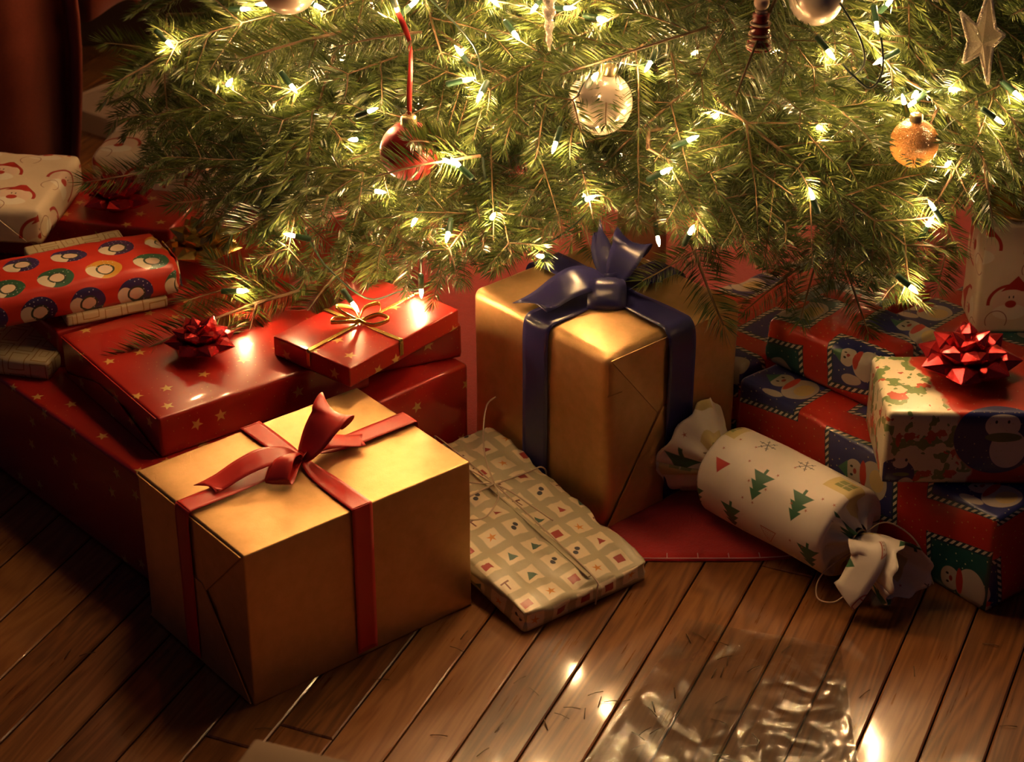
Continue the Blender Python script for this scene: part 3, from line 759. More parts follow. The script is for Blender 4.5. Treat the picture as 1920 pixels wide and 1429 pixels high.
# cracker-shaped gift
def cracker():
    a = Vector((.243, 2.008, 0)); b = Vector((.366, 1.872, 0)); ax = (b-a); L = ax.length; yaw = math.atan2(ax.y, ax.x)
    root = empty('cracker_gift', (a.x, a.y, .0045), 'white cylindrical cracker-shaped gift with twisted ends and doodle print', 'gift', None, yaw)
    r = .053
    # body and necks: lathe about x, with pleats toward the necks
    n = 64; vs = []; fs = []; uvs = []
    prof = [(-.010, .012), (-.006, .020), (-.003, .036), (0, .048), (.006, .0525), (.03, r), (L*.35, r*1.01), (L*.6, r*1.0), (L-.022, r), (L-.006, .053), (L, .050), (L+.001, .047), (L-.003, .036), (L+.004, .024), (L+.012, .013)]
    for k, (x, rr) in enumerate(prof):
        nk = max(0, 1-rr/.046)
        for j in range(n+1):
            t = 2*math.pi*j/n
            q = rr*(1+nk*.28*math.sin(t*11+k)+.012*math.sin(t*5+x*30))
            vs.append((x+(.004*math.sin(t*9) if nk else 0), q*math.cos(t), r+q*math.sin(t)*(.985))); uvs.append((x, t*r))
    for k in range(len(prof)-1):
        for j in range(n): p = k*(n+1)+j; fs.append((p, p+n+1, p+n+2, p+1))
    me = mesh('wrapped_tube', vs, fs); ul = me.uv_layers.new(name='UVMap')
    for lp in me.loops: ul.data[lp.index].uv = uvs[lp.vertex_index]
    bm = bmesh.new(); bm.from_mesh(me); bmesh.ops.remove_doubles(bm, verts=bm.verts, dist=1e-6); bmesh.ops.recalc_face_normals(bm, faces=bm.faces); bm.to_mesh(me); bm.free()
    link('wrapped_tube', me, M['cracker'], root)
    def fan(name, x0, sgn, ln, ang0, ang1, tiltz, zc, rmax, seed):
        vs = []; fs = []; uvs = []; nu, nv = 56, 12
        for i in range(nu+1):
            t = ang0+(ang1-ang0)*i/nu
            for j in range(nv+1):
                h = j/nv
                rr = .010+(rmax-.010)*(h**.75)
                pl = .0045*math.sin(t*8+seed)*math.sin(math.pi*min(1, h*1.3+.1))*(1-h*.5)
                lx = sgn*(h*ln+.010*h*math.sin(t*2+seed)+.003*math.sin(t*9))
                y = (rr+pl)*math.cos(t); z = zc+h*tiltz+(rr+pl)*math.sin(t)
                z = max(z, .0015+.002*abs(math.sin(t*5)))
                vs.append((x0+lx, y, z)); uvs.append((x0+lx+.4*seed, t*.032+seed))
        for i in range(nu):
            for j in range(nv): p = i*(nv+1)+j; fs.append((p, p+nv+1, p+nv+2, p+1))
        me = mesh(name, vs, fs); ul = me.uv_layers.new(name='UVMap')
        for lp in me.loops: ul.data[lp.index].uv = uvs[lp.vertex_index]
        o = link(name, me, M['cracker'], root); md = o.modifiers.new('t', 'SOLIDIFY'); md.thickness = .0004
        return o
    fan('twisted_end', -.008, -1, .042, R(-180), R(180), .008, .052, .058, .5)
    fan('twisted_end', L+.010, 1, .066, R(-180), R(180), -.012, .046, .036, 2.1)
    # loose strip of the wrap curling over the near end
    strip('paper_tab', [(L+.022, -.012, .052), (L+.034, -.020, .066), (L+.048, -.030, .060), (L+.046, -.050, .030), (L+.040, -.056, .018)],
          [(1, .3, .2), (1, .3, .1), (1, .2, 0), (1, .1, 0), (1, .1, 0)], [.026, .036, .038, .036, .036], M['cracker'], root, cup=.08)
    for x0 in (-.009, L+.011):
        ring = [(x0, .0125*math.cos(R(k*24)), .050+.0125*math.sin(R(k*24))) for k in range(16)]
        tube('string_tie', ring, .0012, n=5, mat=M['twine'], parent=root)
    loopstr('string_tail', [(-.009, 0, .063), (-.006, .012, .074), (-.004, .030, .080)], .0012, root)
    loopstr('string_tail', [(-.009, 0, .063), (-.014, -.015, .072), (-.026, -.034, .072)], .0012, root)
    loopstr('string_tail', [(L+.011, .010, .055), (L+.020, .035, .062), (L+.050, .050, .045), (L+.085, .040, .012)], .0009, root)
    loopstr('string_tail', [(L+.011, -.010, .040), (L+.000, -.045, .020), (L+.010, -.062, .004), (L+.028, -.055, .004), (L+.030, -.030, .010)], .0009, root)
cracker()

# right stack
gift('filmstrip_print_gift', 'large red film-strip print gift on the floor, bottom of the right stack', .504, 1.804, .001, .672, .42, .387, .119, M['comic'], b=.008, crumple=.003, seed=15, bulge=.003, n=20)
gift('filmstrip_print_gift', 'small crumpled red film-strip print gift on the large one, under branches', .402, 2.031, .122, .734, .123, .157, .057, M['comic2'], b=.007, crumple=.0045, seed=16, bulge=.002, n=18, cf=28)
g3 = gift('snow_print_gift', 'red and navy snow-scene print gift with red foil bow', .392, 1.873, .122, -.02, .26, .128, .086, M['bears'], b=.006, crumple=.002, seed=17, bulge=.003, n=16)
put_bow(g3, to_local(at(1812, 706, .208), .392, 1.873, .122, -.02), .050, M['redfoil'], 'red foil bow', 7)
g4 = gift('face_print_gift', 'upright cream Santa face gift with gold bow at the right edge', .556, 2.212, .122, .02, .12, .075, .145, M['santa2'], b=.006, crumple=.003, seed=18, bulge=.002, n=16)
put_bow(g4, to_local(at(1908, 408, .267), .556, 2.212, .122, .02), .048, M['goldfoil'], 'gold foil bow', 8)
gift('filmstrip_print_gift', 'red film-strip print gift on the floor behind the right stack', .268, 2.135, .005, .672, .34, .17, .112, M['comic2'], b=.008, crumple=.003, seed=19, bulge=.003)

# frosted storage box behind the left gifts
def tub():
    F = at(225, 275, .0); L = at(135, 245, .0); K = at(236, 148, .0)
    d1 = (L-F); d2 = (K-L); root = empty('storage_box', (F.x, F.y, .002), 'frosted translucent plastic storage box behind the left gifts', 'storage box')
    d1.z = d2.z = 0; d1 = d1.normalized()*.13; d2 = Vector((d1.y, -d1.x, 0)).normalized()*.42
    if d2.y < 0: d2 = -d2
    vs = []; fs = []
    def ring(z, g_, rr):
        out = []
        for cx, cy, a0 in ((1, 1, 0), (0, 1, 90), (0, 0, 180), (1, 0, 270)):
            for k in range(5):
                a = R(a0+k*22.5); out.append(Vector((cx*1.0, cy*1.0, 0))*1 and (d1*(cx+(-(rr/.13) if cx else rr/.13)+math.cos(a)*(rr/.13)+(g_/.13)*(1 if cx else -1))+d2*(cy+(-(rr/.42) if cy else rr/.42)+math.sin(a)*(rr/.42)+(g_/.42)*(1 if cy else -1))+Vector((0, 0, z))))
        return out
    levels = [ring(.0, -.008, .02), ring(.002, -.004, .02), ring(.034, .0, .022), ring(.035, .005, .024), ring(.042, .005, .024), ring(.044, .002, .024), ring(.041, -.004, .02)]
    n = 20
    for lv in levels: vs += lv
    for k in range(len(levels)-1):
        for j in range(n): a = k*n+j; b = k*n+(j+1) % n; fs.append((a, b, b+n, a+n))
    fs.append(tuple(range(n))[::-1])
    link('tub', mesh('tub', vs[:n*4], [f for f in fs if max(f) < n*4], False), M['frost'], root)
    vs2 = vs[n*3:]; fs2 = [(k*n+j, k*n+(j+1) % n, k*n+(j+1) % n+n, k*n+j+n) for k in range(3) for j in range(n)]+[tuple(3*n+j for j in range(n))]
    link('lid', mesh('lid', vs2, fs2, False), M['frost'], root)
tub()

# clear film on the floor
def film():
    root = None
    P = [at(1030, 1520, 0), at(1620, 1500, 0), at(1575, 1215, 0), at(1290, 1165, 0)]
    vs = []; fs = []; n = 70
    for i in range(n+1):
        for j in range(n+1):
            a, b = i/n, j/n
            p = (P[0]*(1-a)+P[1]*a)*(1-b)+(P[3]*(1-a)+P[2]*a)*b
            z = .0015+.0030*abs(noise.noise(Vector((p.x*22, p.y*22, 1))))+.0008*abs(noise.noise(Vector((p.x*75, p.y*75, 4))))
            vs.append((p.x, p.y, z))
    for i in range(n):
        for j in range(n): q = i*(n+1)+j; fs.append((q, q+n+1, q+n+2, q+1))
    o = link('clear_film', mesh('clear_film', vs, fs), M['clear']); tag(o, 'crinkled clear plastic film lying flat on the oak boards', 'plastic film')
film()

# blurred kraft box in the foreground
kx = at(478, 1384, .28); ka = R(-20)
kb = gift('kraft_box', 'brown kraft cardboard box corner at the bottom edge, out of focus', kx.x+.22*math.cos(ka-math.pi/2), kx.y+.22*math.sin(ka-math.pi/2), .001, ka, .30, .22, .279, M['kraft'], b=.002, cat='box')
prism('lid_flap', [(.004, .004, .2785), (.296, .004, .2785), (.296, .108, .2785), (.004, .108, .2785)], (0, 0, 1), .002, M['kraft'], kb)

# ------------------------------------------------------------------ the fir tree
TR = Vector((.18, 2.62, 0))
def needle_arrays(stems, dens, rnd, nl=.027, nw=.0023, flat=.36):
    """stems: list of (points, up vector, full needle length scale). returns verts, faces, tint of all needles"""
    V_ = []; T_ = []
    for pts, up, ls in stems:
        P = np.array(pts, float); seg = np.linalg.norm(P[1:]-P[:-1], axis=1); cum = np.concatenate([[0], np.cumsum(seg)]); L = cum[-1]
        n = int(L*100*dens)
        if n < 2: continue
        t = (np.arange(n)+rnd.random(n)*.6)/n*L; t = np.concatenate([t, np.full(7, L)-rnd.random(7)*.003])
        n = len(t)
        idx = np.clip(np.searchsorted(cum, t)-1, 0, len(seg)-1); f = (t-cum[idx])/seg[idx]
        C = P[idx]*(1-f[:, None])+P[idx+1]*f[:, None]
        D = (P[idx+1]-P[idx])/seg[idx][:, None]
        U = np.array(up, float)[None, :]; S = np.cross(D, U); S /= np.linalg.norm(S, axis=1)[:, None]; N = np.cross(S, D)
        side = np.where(np.arange(n) % 2 == 0, 1., -1.)
        phi = np.abs(rnd.normal(0, flat, n))-.12                  # elevation above the flat of the twig
        a = np.radians(rnd.uniform(54, 68, n))*(1-.35*np.clip((t-(L-.02))/.02, 0, 1))
        a[-7:] = np.radians(rnd.uniform(5, 40, 7))
        rad = S*(side*np.cos(phi))[:, None]+N*np.sin(phi)[:, None]
        d = D*np.cos(a)[:, None]+rad*np.sin(a)[:, None]
        ln = nl*ls*rnd.uniform(.72, 1.08, n)*(1-.35*np.clip((t-(L-.03))/.03, 0, 1))
        ln = ln*np.clip(.55+t/.03, 0, 1)
        wv = np.cross(d, rad); wn = np.linalg.norm(wv, axis=1)[:, None]; wv = wv/np.maximum(wn, 1e-6)
        tw = rnd.uniform(-.6, .6, n)[:, None]; wv = wv*np.cos(tw)+np.cross(d, wv)*np.sin(tw)
        curve = (D*.22+N*.10)
        b0 = C; tip = C+(d+curve)*ln[:, None]; mid = C+(d+curve*.25)*(ln*.45)[:, None]
        w_ = nw*rnd.uniform(.8, 1.15, n)[:, None]
        V_.append(np.stack([b0, mid+wv*w_*.5, tip, mid-wv*w_*.5], 1).reshape(-1, 3))
        T_.append(np.repeat(rnd.random(n), 4))
    Vv = np.concatenate(V_); k = len(Vv)//4
    F = np.arange(k*4).reshape(-1, 4)
    return Vv, F, np.concatenate(T_)
def foliage_mesh(name, stems, wood, dens, rnd, **k):
    Vn, Fn, Tn = needle_arrays(stems, dens, rnd, **k)
    vs = []; fs = []
    for pts, r0, r1 in wood:
        v_, f_ = tube_data(pts, r0, r1, 5, True, len(vs)); vs += v_; fs += f_
    # wood faces may be n-gons, so build with from_pydata in one go
    nw_ = len(vs); V_all = [tuple(v) for v in vs]+[tuple(v) for v in Vn]
    faces = fs+[(a+nw_, b+nw_, c+nw_, d+nw_) for a, b, c, d in Fn.tolist()]
    me = bpy.data.meshes.new(name); me.from_pydata(V_all, [], faces)
    me.materials.append(M['bark']); me.materials.append(M['needle'])
    mi = np.ones(len(faces), dtype=np.int32); mi[:len(fs)] = 0; me.polygons.foreach_set('material_index', mi)
    at_ = me.attributes.new('tint', 'FLOAT', 'POINT'); at_.data.foreach_set('value', np.concatenate([np.full(nw_, .5), Tn]).astype(np.float32))
    me.update(); return me
def bent(p0, d, up, L, droop, n=7, wob=.0, rnd=None):
    p = np.array(p0, float); d = np.array(d, float); d /= np.linalg.norm(d); out = [p.copy()]
    for k in range(n):
        d = d+np.array(up, float)*(-droop/n); 
        if rnd is not None: d = d+rnd.normal(0, wob, 3)
        d /= np.linalg.norm(d); p = p+d*(L/n); out.append(p.copy())
    return out
def make_spray(seed, L=.27, pairs=8, wide=.115, droop=.25, dens=9.5, first=.12):
    rnd = np.random.default_rng(seed); up = (0, 0, 1); stems = []; wood = []
    ax = bent((0, 0, 0), (1, 0, .05), up, L, droop, 10, .03, rnd); stems.append((ax[1:], up, 1.)); wood.append((ax, .0021, .0008))
    for k in range(pairs):
        f = first+(.93-first)*k/max(1, pairs-1)
        for s in (-1, 1):
            if rnd.random() < .06: continue
            q = min(9, int(f*10)); p = np.array(ax[q])*(1-(f*10-q))+np.array(ax[q+1])*(f*10-q)
            ln = wide*(1-f)**.6*rnd.uniform(.75, 1.15)+.018
            a = R(rnd.uniform(42, 60)); d = (math.cos(a), s*math.sin(a), rnd.uniform(-.12, .16))
            tw = bent(p, d, up, ln, droop*.6, 5, .05, rnd); stems.append((tw, up, .95)); wood.append((tw, .0012, .0006))
            if ln > .075:
                for s2 in (-1, 1):
                    if rnd.random() < .55:
                        q2 = tw[2]; a2 = a*s+s2*R(45); d2 = (math.cos(a2), math.sin(a2), rnd.uniform(-.1, .1))
                        t2 = bent(q2, d2, up, ln*.45, droop*.5, 3, .05, rnd); stems.append((t2, up, .9)); wood.append((t2, .0010, .0006))
    return foliage_mesh('branch', stems, wood, dens, rnd)
def make_sprig(seed, L=.20, side=2, dens=13, droop=.2, nl=.029):
    rnd = np.random.default_rng(seed); up = (0, 0, 1)
    ax = bent((0, 0, 0), (1, 0, .06), up, L, droop, 8, .02, rnd); stems = [(ax, up, 1.08)]; wood = [(ax, .0020, .0009)]
    for k in range(side):
        q = ax[1+k]; s = 1 if k % 2 else -1
        tw = bent(q, (math.cos(R(50)), s*math.sin(R(50)), .05), up, L*(.38-.06*k), droop, 5, .04, rnd); stems.append((tw, up, 1.)); wood.append((tw, .0013, .0007))
    return foliage_mesh('branch', stems, wood, dens, rnd, nl=nl, nw=.0024, flat=.36)
SPRAYS = [make_spray(10+k, L=.25+.02*(k % 3), pairs=5+(k % 2), wide=.12+.012*(k % 3), droop=.15+.12*(k % 4)) for k in range(7)]
SPRIGS = [make_sprig(50+k, side=(0, 2, 3, 1)[k % 4], droop=.1+.12*(k % 3)) for k in range(5)]
SHORT = [make_sprig(70+k, L=.115, side=(0, 2, 2, 1)[k], droop=.15, nl=.031, dens=15) for k in range(4)]
tree = empty('fir_tree', tuple(TR), 'green fir Christmas tree strung with warm white lights above the gifts', 'tree')
trunk_pts = [(0, 0, .02), (.004, 0, .4), (-.003, .004, .9), (.002, 0, 1.4), (0, 0, 2.05)]
tube('trunk', trunk_pts, .036, .006, 14, M['bark'], tree)
def orient(p, d, up, scale=1.):
    d = Vector(d).normalized(); s = Vector(up).cross(d).normalized(); u = d.cross(s).normalized()
    m_ = Matrix((d, s, u)).transposed().to_4x4()
    return Matrix.Translation(Vector(p)) @ m_ @ Matrix.Scale(scale, 4)
LOW = [(-400, 300), (150, 315), (200, 325), (330, 345), (440, 372), (500, 480), (560, 560), (640, 560), (720, 560), (800, 510), (900, 480), (1000, 455), (1120, 410), (1200, 385), (1280, 385), (1330, 415), (1400, 430), (1450, 470), (1500, 560), (1580, 565), (1640, 570), (1700, 540), (1760, 470), (1800, 330), (1920, 300), (2500, 300)]
LEFT = [(0, 150), (100, 215), (240, 225), (330, 150), (400, 300), (600, 380)]
def interp(tab, x):
    for (a, ya), (b, yb) in zip(tab, tab[1:]):
        if a <= x <= b: return ya+(yb-ya)*(x-a)/(b-a)
    return tab[0][1] if x < tab[0][0] else tab[-1][1]
def allowed(pts, slack=0):
    for p in pts:
        x, y = pj(p)
        if y > interp(LOW, x)+slack: return False
        if x < interp(LEFT, max(0, min(599, y)))-slack and y > -80: return False
    return True
placed = []
count = 0
rt = random.Random(21)
def add_branch(me, mat_world):
    global count
    o = bpy.data.objects.new('branch', me); COL.objects.link(o); o.parent = tree
    o.matrix_local = Matrix.Translation(-TR) @ mat_world; count += 1; return o
def limb(p0, p1, r0, r1):
    v_ = [tuple(Vector(p0)-TR), tuple((Vector(p0)+Vector(p1))/2-TR+Vector((0, 0, .012))), tuple(Vector(p1)-TR)]
    return tube('limb', v_, r0, r1, 6, M['bark'], tree)
# lighter layers of boughs, bottom to top
levels = [(.25, .64, 18), (.31, .64, 18), (.37, .63, 18), (.44, .60, 17), (.51, .58, 16), (.58, .54, 15), (.66, .50, 12), (.34, .40, 10), (.48, .38, 9)]
for li, (z, rad, n) in enumerate(levels):
    for k in range(n):
        az = R(175+190*(k+.5*(li % 2)+rt.uniform(-.2, .2))/n)      # the half facing the room
        for part in range(2):
            rr = rad*rt.uniform(.93, 1.10)-(.17 if part else 0.)
            azz = az+rt.uniform(-.06, .06)+(.09 if part else 0)
            out = Vector((math.cos(azz), math.sin(azz), 0)); side = Vector((-out.y, out.x, 0))
            tip = TR+out*rr+Vector((0, 0, z+rt.uniform(-.03, .03)))
            d = (out*rt.uniform(.35, .9)+side*rt.choice((-1, 1))*rt.uniform(.1, .95)+Vector((0, 0, rt.uniform(-.62, .06)))).normalized()
            sc_ = rt.uniform(.72, 1.0); L = .25*sc_
            me = rt.choice(SPRAYS)
            base = tip-d*L
            for attempt in range(5):
                s_ = side
                if allowed([tip, tip-d*L*.5+side*.07*sc_, tip-d*L*.5-side*.07*sc_, tip+Vector((0, 0, -.015))]): break
                up_ = Vector((0, 0, .035)); tip = tip+up_-out*.015; base = tip-d*L
            else: continue
            add_branch(me, orient(base, d, out*rt.uniform(.35, 1.)+side*rt.uniform(-.35, .35)+Vector((0, 0, .75)), sc_))
            if part == 0 and k % 2 == 0: limb(TR+Vector((0, 0, z+.05)), base, .008, .0022)
print('branches', count)
# the sprigs that stand out against gifts, drape and lights: tip and base points
HERO = [((560, 545), 2.16, (232, 650), 2.03, 1), ((545, 430), 2.20, (470, 545), 2.14, 2), ((520, 520), 2.18, (352, 560), 2.12, 0), ((640, 500), 2.2, (560, 600), 2.13, 1),
        ((450, 312), 2.33, (165, 322), 2.24, 1), ((640, 350), 2.28, (330, 372), 2.2, 2), ((600, 345), 2.24, (455, 430), 2.14, 2), ((420, 210), 2.45, (238, 215), 2.4, 0),
        ((400, 60), 2.45, (225, 145), 2.36, 1), ((330, 100), 2.55, (195, 78), 2.5, 0), ((640, 60), 2.2, (450, 110), 2.12, 2),
        ((1285, 425), 2.14, (1352, 612), 2.03, 0), ((1420, 400), 2.14, (1205, 525), 2.05, 0), ((1300, 425), 2.13, (1490, 462), 2.07, 3),
        ((1500, 500), 2.18, (1395, 580), 2.13, 1), ((1545, 440), 2.16, (1502, 600), 2.1, 2), ((1575, 470), 2.17, (1630, 622), 2.09, 2), ((1640, 430), 2.16, (1700, 560), 2.1, 1),
        ((1330, 50), 2.06, (1050, 155), 1.98, 3), ((1480, -60), 2.02, (1375, 180), 1.97, 0), ((1830, 190), 2.12, (1856, 410), 2.05, 0), ((1760, 200), 2.14, (1690, 330), 2.06, 1),
        ((890, 275), 2.1, (975, 175), 2.08, 0), ((1610, 220), 2.18, (1600, 470), 2.1, 2), ((790, 60), 2.08, (640, 75), 2.02, 3), ((1260, 240), 2.1, (1060, 262), 2.05, 3),
        ((900, 292), 2.05, (708, 318), 1.99, 3), ((850, 275), 2.07, (765, 262), 2.01, 0), ((1780, 450), 2.22, (1755, 545), 2.16, 0), ((760, 500), 2.2, (700, 590), 2.12, 1), ((1090, 400), 2.2, (1110, 480), 2.15, 0), ((1000, 420), 2.2, (930, 500), 2.14, 1)]
for bpx, by, tpx, ty, kind in HERO:
    b = aty(*bpx, by); t = aty(*tpx, ty); d = t-b
    short = d.length < .155; full = .115 if short else .20
    o = add_branch((SHORT if short else SPRIGS)[kind], orient(b, d, Vector((0, -.8, .8)), 1.))
    s_ = d.length/full; o.scale = (s_, max(.85, min(1.15, s_)), max(.85, min(1.15, s_)))
# upper part of the tree, above the frame: nobody could count it
def upper():
    rnd = np.random.default_rng(5); stems = []; wood = []
    for z in np.arange(.72, 1.95, .085):
        rad = .60-.30*(z-.6)
        for k in range(int(16*rad/.5)+4):
            az = rnd.uniform(0, 2*math.pi); ln = .26*min(1, rad/.4)
            c = np.array([math.cos(az)*(rad-ln), math.sin(az)*(rad-ln), z+.03])
            ax = bent(c, (math.cos(az), math.sin(az), rnd.uniform(-.3, .1)), (0, 0, 1), ln, .2, 5, .03, rnd); stems.append((ax, (0, 0, 1), 1.2)); wood.append((ax, .003, .001))
            for q in (1, 2, 3, 4):
                for s in (-1, 1):
                    a2 = az+s*R(50); tw = bent(ax[q], (math.cos(a2), math.sin(a2), 0), (0, 0, 1), .09*(1-q*.15), .2, 3, .03, rnd); stems.append((tw, (0, 0, 1), 1.2))
    me = foliage_mesh('upper_foliage', stems, wood, 4.2, rnd, nl=.026, nw=.0034)
    o = link('upper_foliage', me, None, tree); tag(o, kind='stuff')
upper()

# ------------------------------------------------------------------ string lights
bpy.context.view_layer.update()
dg = bpy.context.evaluated_depsgraph_get()
def front(px, py, lo=1.95, hi=2.42, jit=7):
    best = hi
    for dx, dy in ((0, 0), (jit, 0), (-jit, 0), (0, jit), (0, -jit)):
        d = ray(px+dx, py+dy); dn = d.normalized()
        hit, loc, nr, ix, ob, mx_ = sc.ray_cast(dg, cam.location, dn)
        if hit and ob.name.startswith('branch'): best = min(best, loc.y)
    return max(lo, min(hi, best-.008))
BPX = [(320, 85), (432, 152), (552, 168), (463, 17), (602, 15), (659, 262), (716, 360), (775, 418), (838, 448), (926, 403), (852, 302), (835, 300), (882, 148), (897, 185), (858, 92), (970, 70), (1000, 18), (1072, 15), (1133, 37), (1213, 128), (1038, 280), (1110, 370), (1253, 318), (1302, 258), (1298, 428),
       (1645, 55), (1560, 105), (1645, 117), (1693, 183), (1713, 180), (1706, 197), (1912, 182), (1876, 228), (1780, 305), (1745, 382), (1746, 412), (1520, 360), (1538, 240), (1793, 168), (930, 6), (1345, 215), (1118, 140), (1670, 2), (780, 2), (702, 205), (745, 20), (487, 8), (1235, 455), (1010, 480), (1715, 545), (458, 546), (540, 440)]
def bulb_meshes():
    sock = [(.0028, -.004), (.0034, -.002), (.0034, .012), (.0030, .0145)]
    bul = [(.0018, .0), (.0022, .0025), (.0022, .007), (.0013, .0105), (.0002, .0135)]
    def lm(name, prof, n, mat):
        vs = []; fs = []; k = len(prof)
        for r, z in prof:
            for j in range(n): a = 2*math.pi*j/n; vs.append((r*math.cos(a), r*math.sin(a), z))
        for i in range(k-1):
            for j in range(n): a = i*n+j; b = i*n+(j+1) % n; fs.append((a, b, b+n, a+n))
        fs.append(tuple(range(n))[::-1]); me = mesh(name, vs, fs); me.materials.append(mat); return me
    return lm('socket', sock, 10, M['socket']), lm('bulb', bul, 6, M['bulb'])
SOCK, BUL = bulb_meshes()
lights = empty('string_lights', (TR.x, TR.y, .0), 'string of warm white mini lights on green wire wound through the fir tree', 'lights')
pos = []
rb = random.Random(4)
for px, py in BPX:
    y = front(px, py); pos.append((aty(px, py, y), None))
# two bulbs lying on the small red gift
pos.append((at(668, 578, .226), Vector((.5, -.3, -.6)))); pos.append((at(790, 552, .226), Vector((0, .05, -1))))
vis = len(pos)
# the rest of the string: behind the front foliage and round the upper tree
for k in range(44):
    az = R(rb.uniform(140, 390) if k % 3 else rb.uniform(165, 225)); z = rb.uniform(.30, .66); rr = (.50-.15*(z-.3))*rb.uniform(.72, 1.0)
    p = TR+Vector((math.cos(az)*rr, math.sin(az)*rr, z)); pos.append((p, None))
for k in range(18):
    az = R(rb.uniform(318, 385)); z = rb.uniform(.26, .66); rr = .60-.20*(z-.3)+rb.uniform(-.05, .02)
    p = TR+Vector((math.cos(az)*rr, math.sin(az)*rr, z))
    if pj(p)[0] > 1960: pos.append((p, None))
N_UP = 110
for k in range(N_UP):
    z = .70+1.25*(k/N_UP)**.95; az = R(150+250*((k*.618) % 1)); rr = .61-.30*(z-.6)+rb.uniform(-.04, .03)
    pos.append((TR+Vector((math.cos(az)*rr, math.sin(az)*rr, z)), None))
for p, d in pos:
    dv = d if d else Vector((rb.uniform(-1, 1), rb.uniform(-1, .2), rb.uniform(-.9, .9)))
    q = dv.to_track_quat('Z', 'Y').to_matrix().to_4x4()
    base = Vector(p)-dv.normalized()*.008-Vector(lights.location)
    so = bpy.data.objects.new('socket', SOCK); COL.objects.link(so); so.parent = lights; so.matrix_local = Matrix.Translation(base-dv.normalized()*.0145) @ q
    bo = bpy.data.objects.new('bulb', BUL); COL.objects.link(bo); bo.parent = so; bo.matrix_local = Matrix.Translation((0, 0, .0140))
# wire: nearest-neighbour path through the sockets, sagging behind the foliage
def wire():
    P = [Vector(p) for p, d in pos]; left = list(range(1, len(P))); cur = 0; order = [0]
    while left:
        j = min(left, key=lambda k: (P[k]-P[cur]).length); left.remove(j); order.append(j); cur = j
    pts = []
    for a, b in zip(order, order[1:]):
        p, q = P[a], P[b]
        if (p-q).length > .15: 
            if len(pts) > 3: yield pts
            pts = []; continue
        inn = Vector((TR.x-p.x, TR.y-p.y, 0)).normalized()
        m_ = (p+q)/2+inn*.03+Vector((rb.uniform(-.02, .02), .02, -.012))
        pts += [p+inn*.016+Vector((0, .012, 0)), m_]
    if len(pts) > 3: yield pts
def put_wire(P_, r=.0011):
    tube('wire', [tuple(p) for p in catmull([tuple(Vector(p)-Vector(lights.location)) for p in P_], 5)], r, n=5, mat=M['wire'], parent=lights)
for P_ in wire(): put_wire(P_)
# the loops of wire seen between the branches
put_wire([aty(905, 295, 2.06), aty(912, 345, 2.055), aty(925, 385, 2.05)], .0016)
put_wire([aty(865, 350, 2.07), aty(895, 375, 2.06), aty(915, 380, 2.06), aty(912, 330, 2.07)], .0013)
put_wire([aty(1575, 5, 2.0), aty(1612, 70, 1.99), aty(1620, 120, 2.0), aty(1590, 150, 2.02)], .0013)
put_wire([aty(1652, 70, 2.0), aty(1655, 130, 2.0), aty(1632, 165, 2.0), aty(1598, 140, 2.0), aty(1580, 120, 2.01)], .0013)
put_wire([at(790, 510, .262), at(790, 470, .30), aty(800, 440, 2.25)], .0013)

# ------------------------------------------------------------------ ornaments
def ball(name, label, px, py, y, rpx, mat, ribbon=None, tilt=0.):
    p = aty(px, py, y); dist = p.y*_c-(p.z-CAM_H)*_s; r = rpx*dist/FPX
    root = empty(name, tuple(p), label, 'ornament'); root.rotation_euler = (0, tilt, 0)
    prof = [(r*math.sin(math.pi*k/24), -r*math.cos(math.pi*k/24)) for k in range(25)]
    lathe('glass_ball', prof, 40, mat, root)
    lathe('cap', [(r*.28, r*.93), (r*.285, r*1.0), (r*.27, r*1.02), (r*.27, r*1.2), (r*.24, r*1.25), (.0005, r*1.27)], 20, M['cap'], root)
    ring = [(r*.09*math.cos(R(30*k)), 0, r*1.33+r*.09*math.sin(R(30*k))) for k in range(13)]
    tube('hanging_loop', ring, r*.02, n=5, mat=M['cap'], parent=root)
    return root, r
rb1, r_ = ball('ball_ornament', 'matte red glass ball with gold cap hanging on a red ribbon', 768, 283, 2.06, 56, M['redball'])
o1 = Vector(rb1.location)
rp = [aty(768, 215, 2.06)-o1, aty(768, 170, 2.06)-o1, aty(770, 120, 2.06)-o1, aty(768, 80, 2.06)-o1, aty(758, 50, 2.06)-o1, aty(745, 22, 2.07)-o1]
strip('ribbon', rp, [(1, .3, 0), (1, 0, 0), (.9, .5, 0), (1, 0, 0), (.9, .2, .2), (.9, .2, .3)], [.0045, .0055, .005, .004, .006, .005], RS, rb1, cols=3)
ball('ball_ornament', 'pearl white glass ball lit by a bulb, right of the red ball', 1125, 192, 2.05, 61, M['pearl'], tilt=.2)
ball('ball_ornament', 'pearl white ball cut off by the top edge, left of centre', 540, -30, 2.10, 57, M['pearl'])
ball('ball_ornament', 'pearl white ball cut off by the top edge, right of centre', 1530, -2, 2.06, 50, M['pearl'], tilt=.3)
ball('ball_ornament', 'amber glitter ball deep among the right branches', 1714, 268, 2.06, 46, M['amber'])
ball('ball_ornament', 'red ball mostly hidden behind needles between red and pearl balls', 955, 315, 2.17, 34, M['redball'])
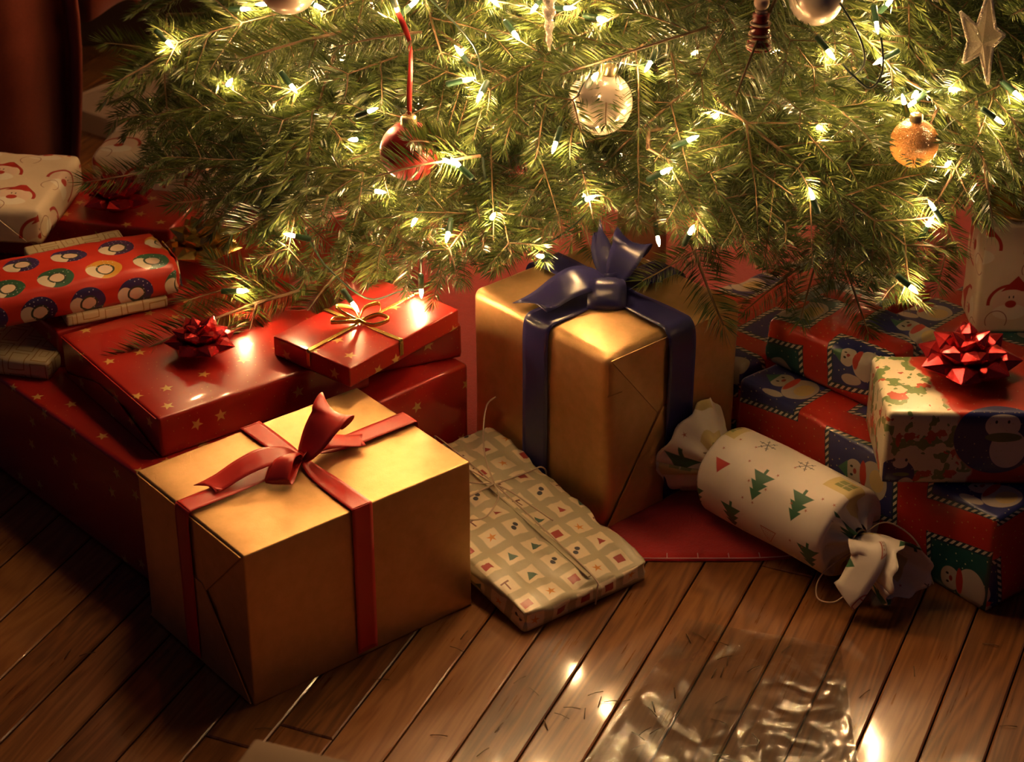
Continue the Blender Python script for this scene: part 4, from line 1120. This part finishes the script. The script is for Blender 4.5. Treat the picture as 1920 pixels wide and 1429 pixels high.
# twisted glass icicle
ic0 = aty(1031, -30, 2.05); root = empty('icicle_ornament', tuple(ic0), 'twisted clear glass icicle ornament hanging at the top edge', 'ornament')
n = 60; vs = []; fs = []
for k in range(n+1):
    t = k/n; rr = .0062*(1-t)**.7+.0012
    for j in range(8):
        a = 2*math.pi*j/8+t*16; q = rr*(1+.30*math.cos(2*a-t*30)); vs.append((q*math.cos(a), q*math.sin(a), -t*.072))
for k in range(n):
    for j in range(8): a = k*8+j; b = k*8+(j+1) % 8; fs.append((a, a+8, b+8, b))
link('twisted_rod', mesh('twisted_rod', vs, fs), M['crystal'], root)
tube('hook', [(0, 0, -.001), (0, 0, .008), (.003, 0, .013), (.006, 0, .008)], .0006, n=5, mat=M['cap'], parent=root)
# crystal star
st = aty(1840, 78, 2.04); root = empty('star_ornament', tuple(st), 'clear beaded crystal star ornament near the top right corner', 'ornament')
pts = [(1801, 22), (1832, 50), (1856, -22), (1866, 52), (1884, 66), (1861, 88), (1852, 158), (1838, 100), (1806, 118), (1815, 78)]
P3 = [aty(x, y, 2.04)-st for x, y in pts]; cen = Vector((0, 0, 0))
vs = [tuple(p) for p in P3]+[(0, -.007, 0), (0, .007, 0)]; fs = []
for i in range(10): fs += [(i, (i+1) % 10, 10), ((i+1) % 10, i, 11)]
link('star_body', mesh('star_body', vs, fs, False), M['crystal_clear'], root)
vs = []; fs = []
for i in range(10):
    v_, f_ = tube_data([P3[i], P3[(i+1) % 10]], .0018, n=6, off=len(vs)); vs += v_; fs += f_
link('beaded_edge', mesh('beaded_edge', vs, fs), M['crystal'], root)
# turned striped figure ornament
tp = aty(1423, 92, 2.0); root = empty('turned_ornament', tuple(tp), 'turned wooden ornament striped red and cream hanging near the top edge', 'ornament')
z = 0.; rr = .0125
for k, (h, q, mt) in enumerate([(.003, 1.05, 'stripe_r'), (.002, 1.1, 'stripe_c'), (.005, 1.0, 'stripe_r'), (.0025, .92, 'stripe_c'), (.003, .95, 'stripe_r'), (.002, .92, 'stripe_c'), (.009, .80, 'stripe_r'), (.002, .88, 'stripe_c'), (.010, .70, 'stripe_r'), (.003, .5, 'stripe_c')]):
    lathe('turned_ring', [(rr*q*.94, z), (rr*q, z+h*.25), (rr*q, z+h*.75), (rr*q*.94, z+h)], 20, M[mt], root); z += h
lathe('round_top', [(.008*math.sin(math.pi*k/10), z+.0075-.008*math.cos(math.pi*k/10)) for k in range(11)], 16, M['stripe_c'], root)

# ------------------------------------------------------------------ shed needles on the floor
rnd = np.random.default_rng(9); vs = []; fs = []
for k in range(46):
    p = at(rnd.uniform(820, 1500), rnd.uniform(1190, 1420), 0) if k < 30 else at(rnd.uniform(100, 1900), rnd.uniform(1180, 1425), 0)
    a = rnd.uniform(0, 6.28); d = Vector((math.cos(a), math.sin(a), 0))*.009
    v_, f_ = tube_data([p-d+Vector((0, 0, .001)), p+Vector((0, 0, .0022)), p+d*.9+Vector((0, 0, .001))], .0005, n=4, off=len(vs)); vs += v_; fs += f_
o = link('shed_needles', mesh('shed_needles', vs, fs), M['bark']); tag(o, 'dry brown fir needles scattered on the oak floor', 'needles', kind='stuff')
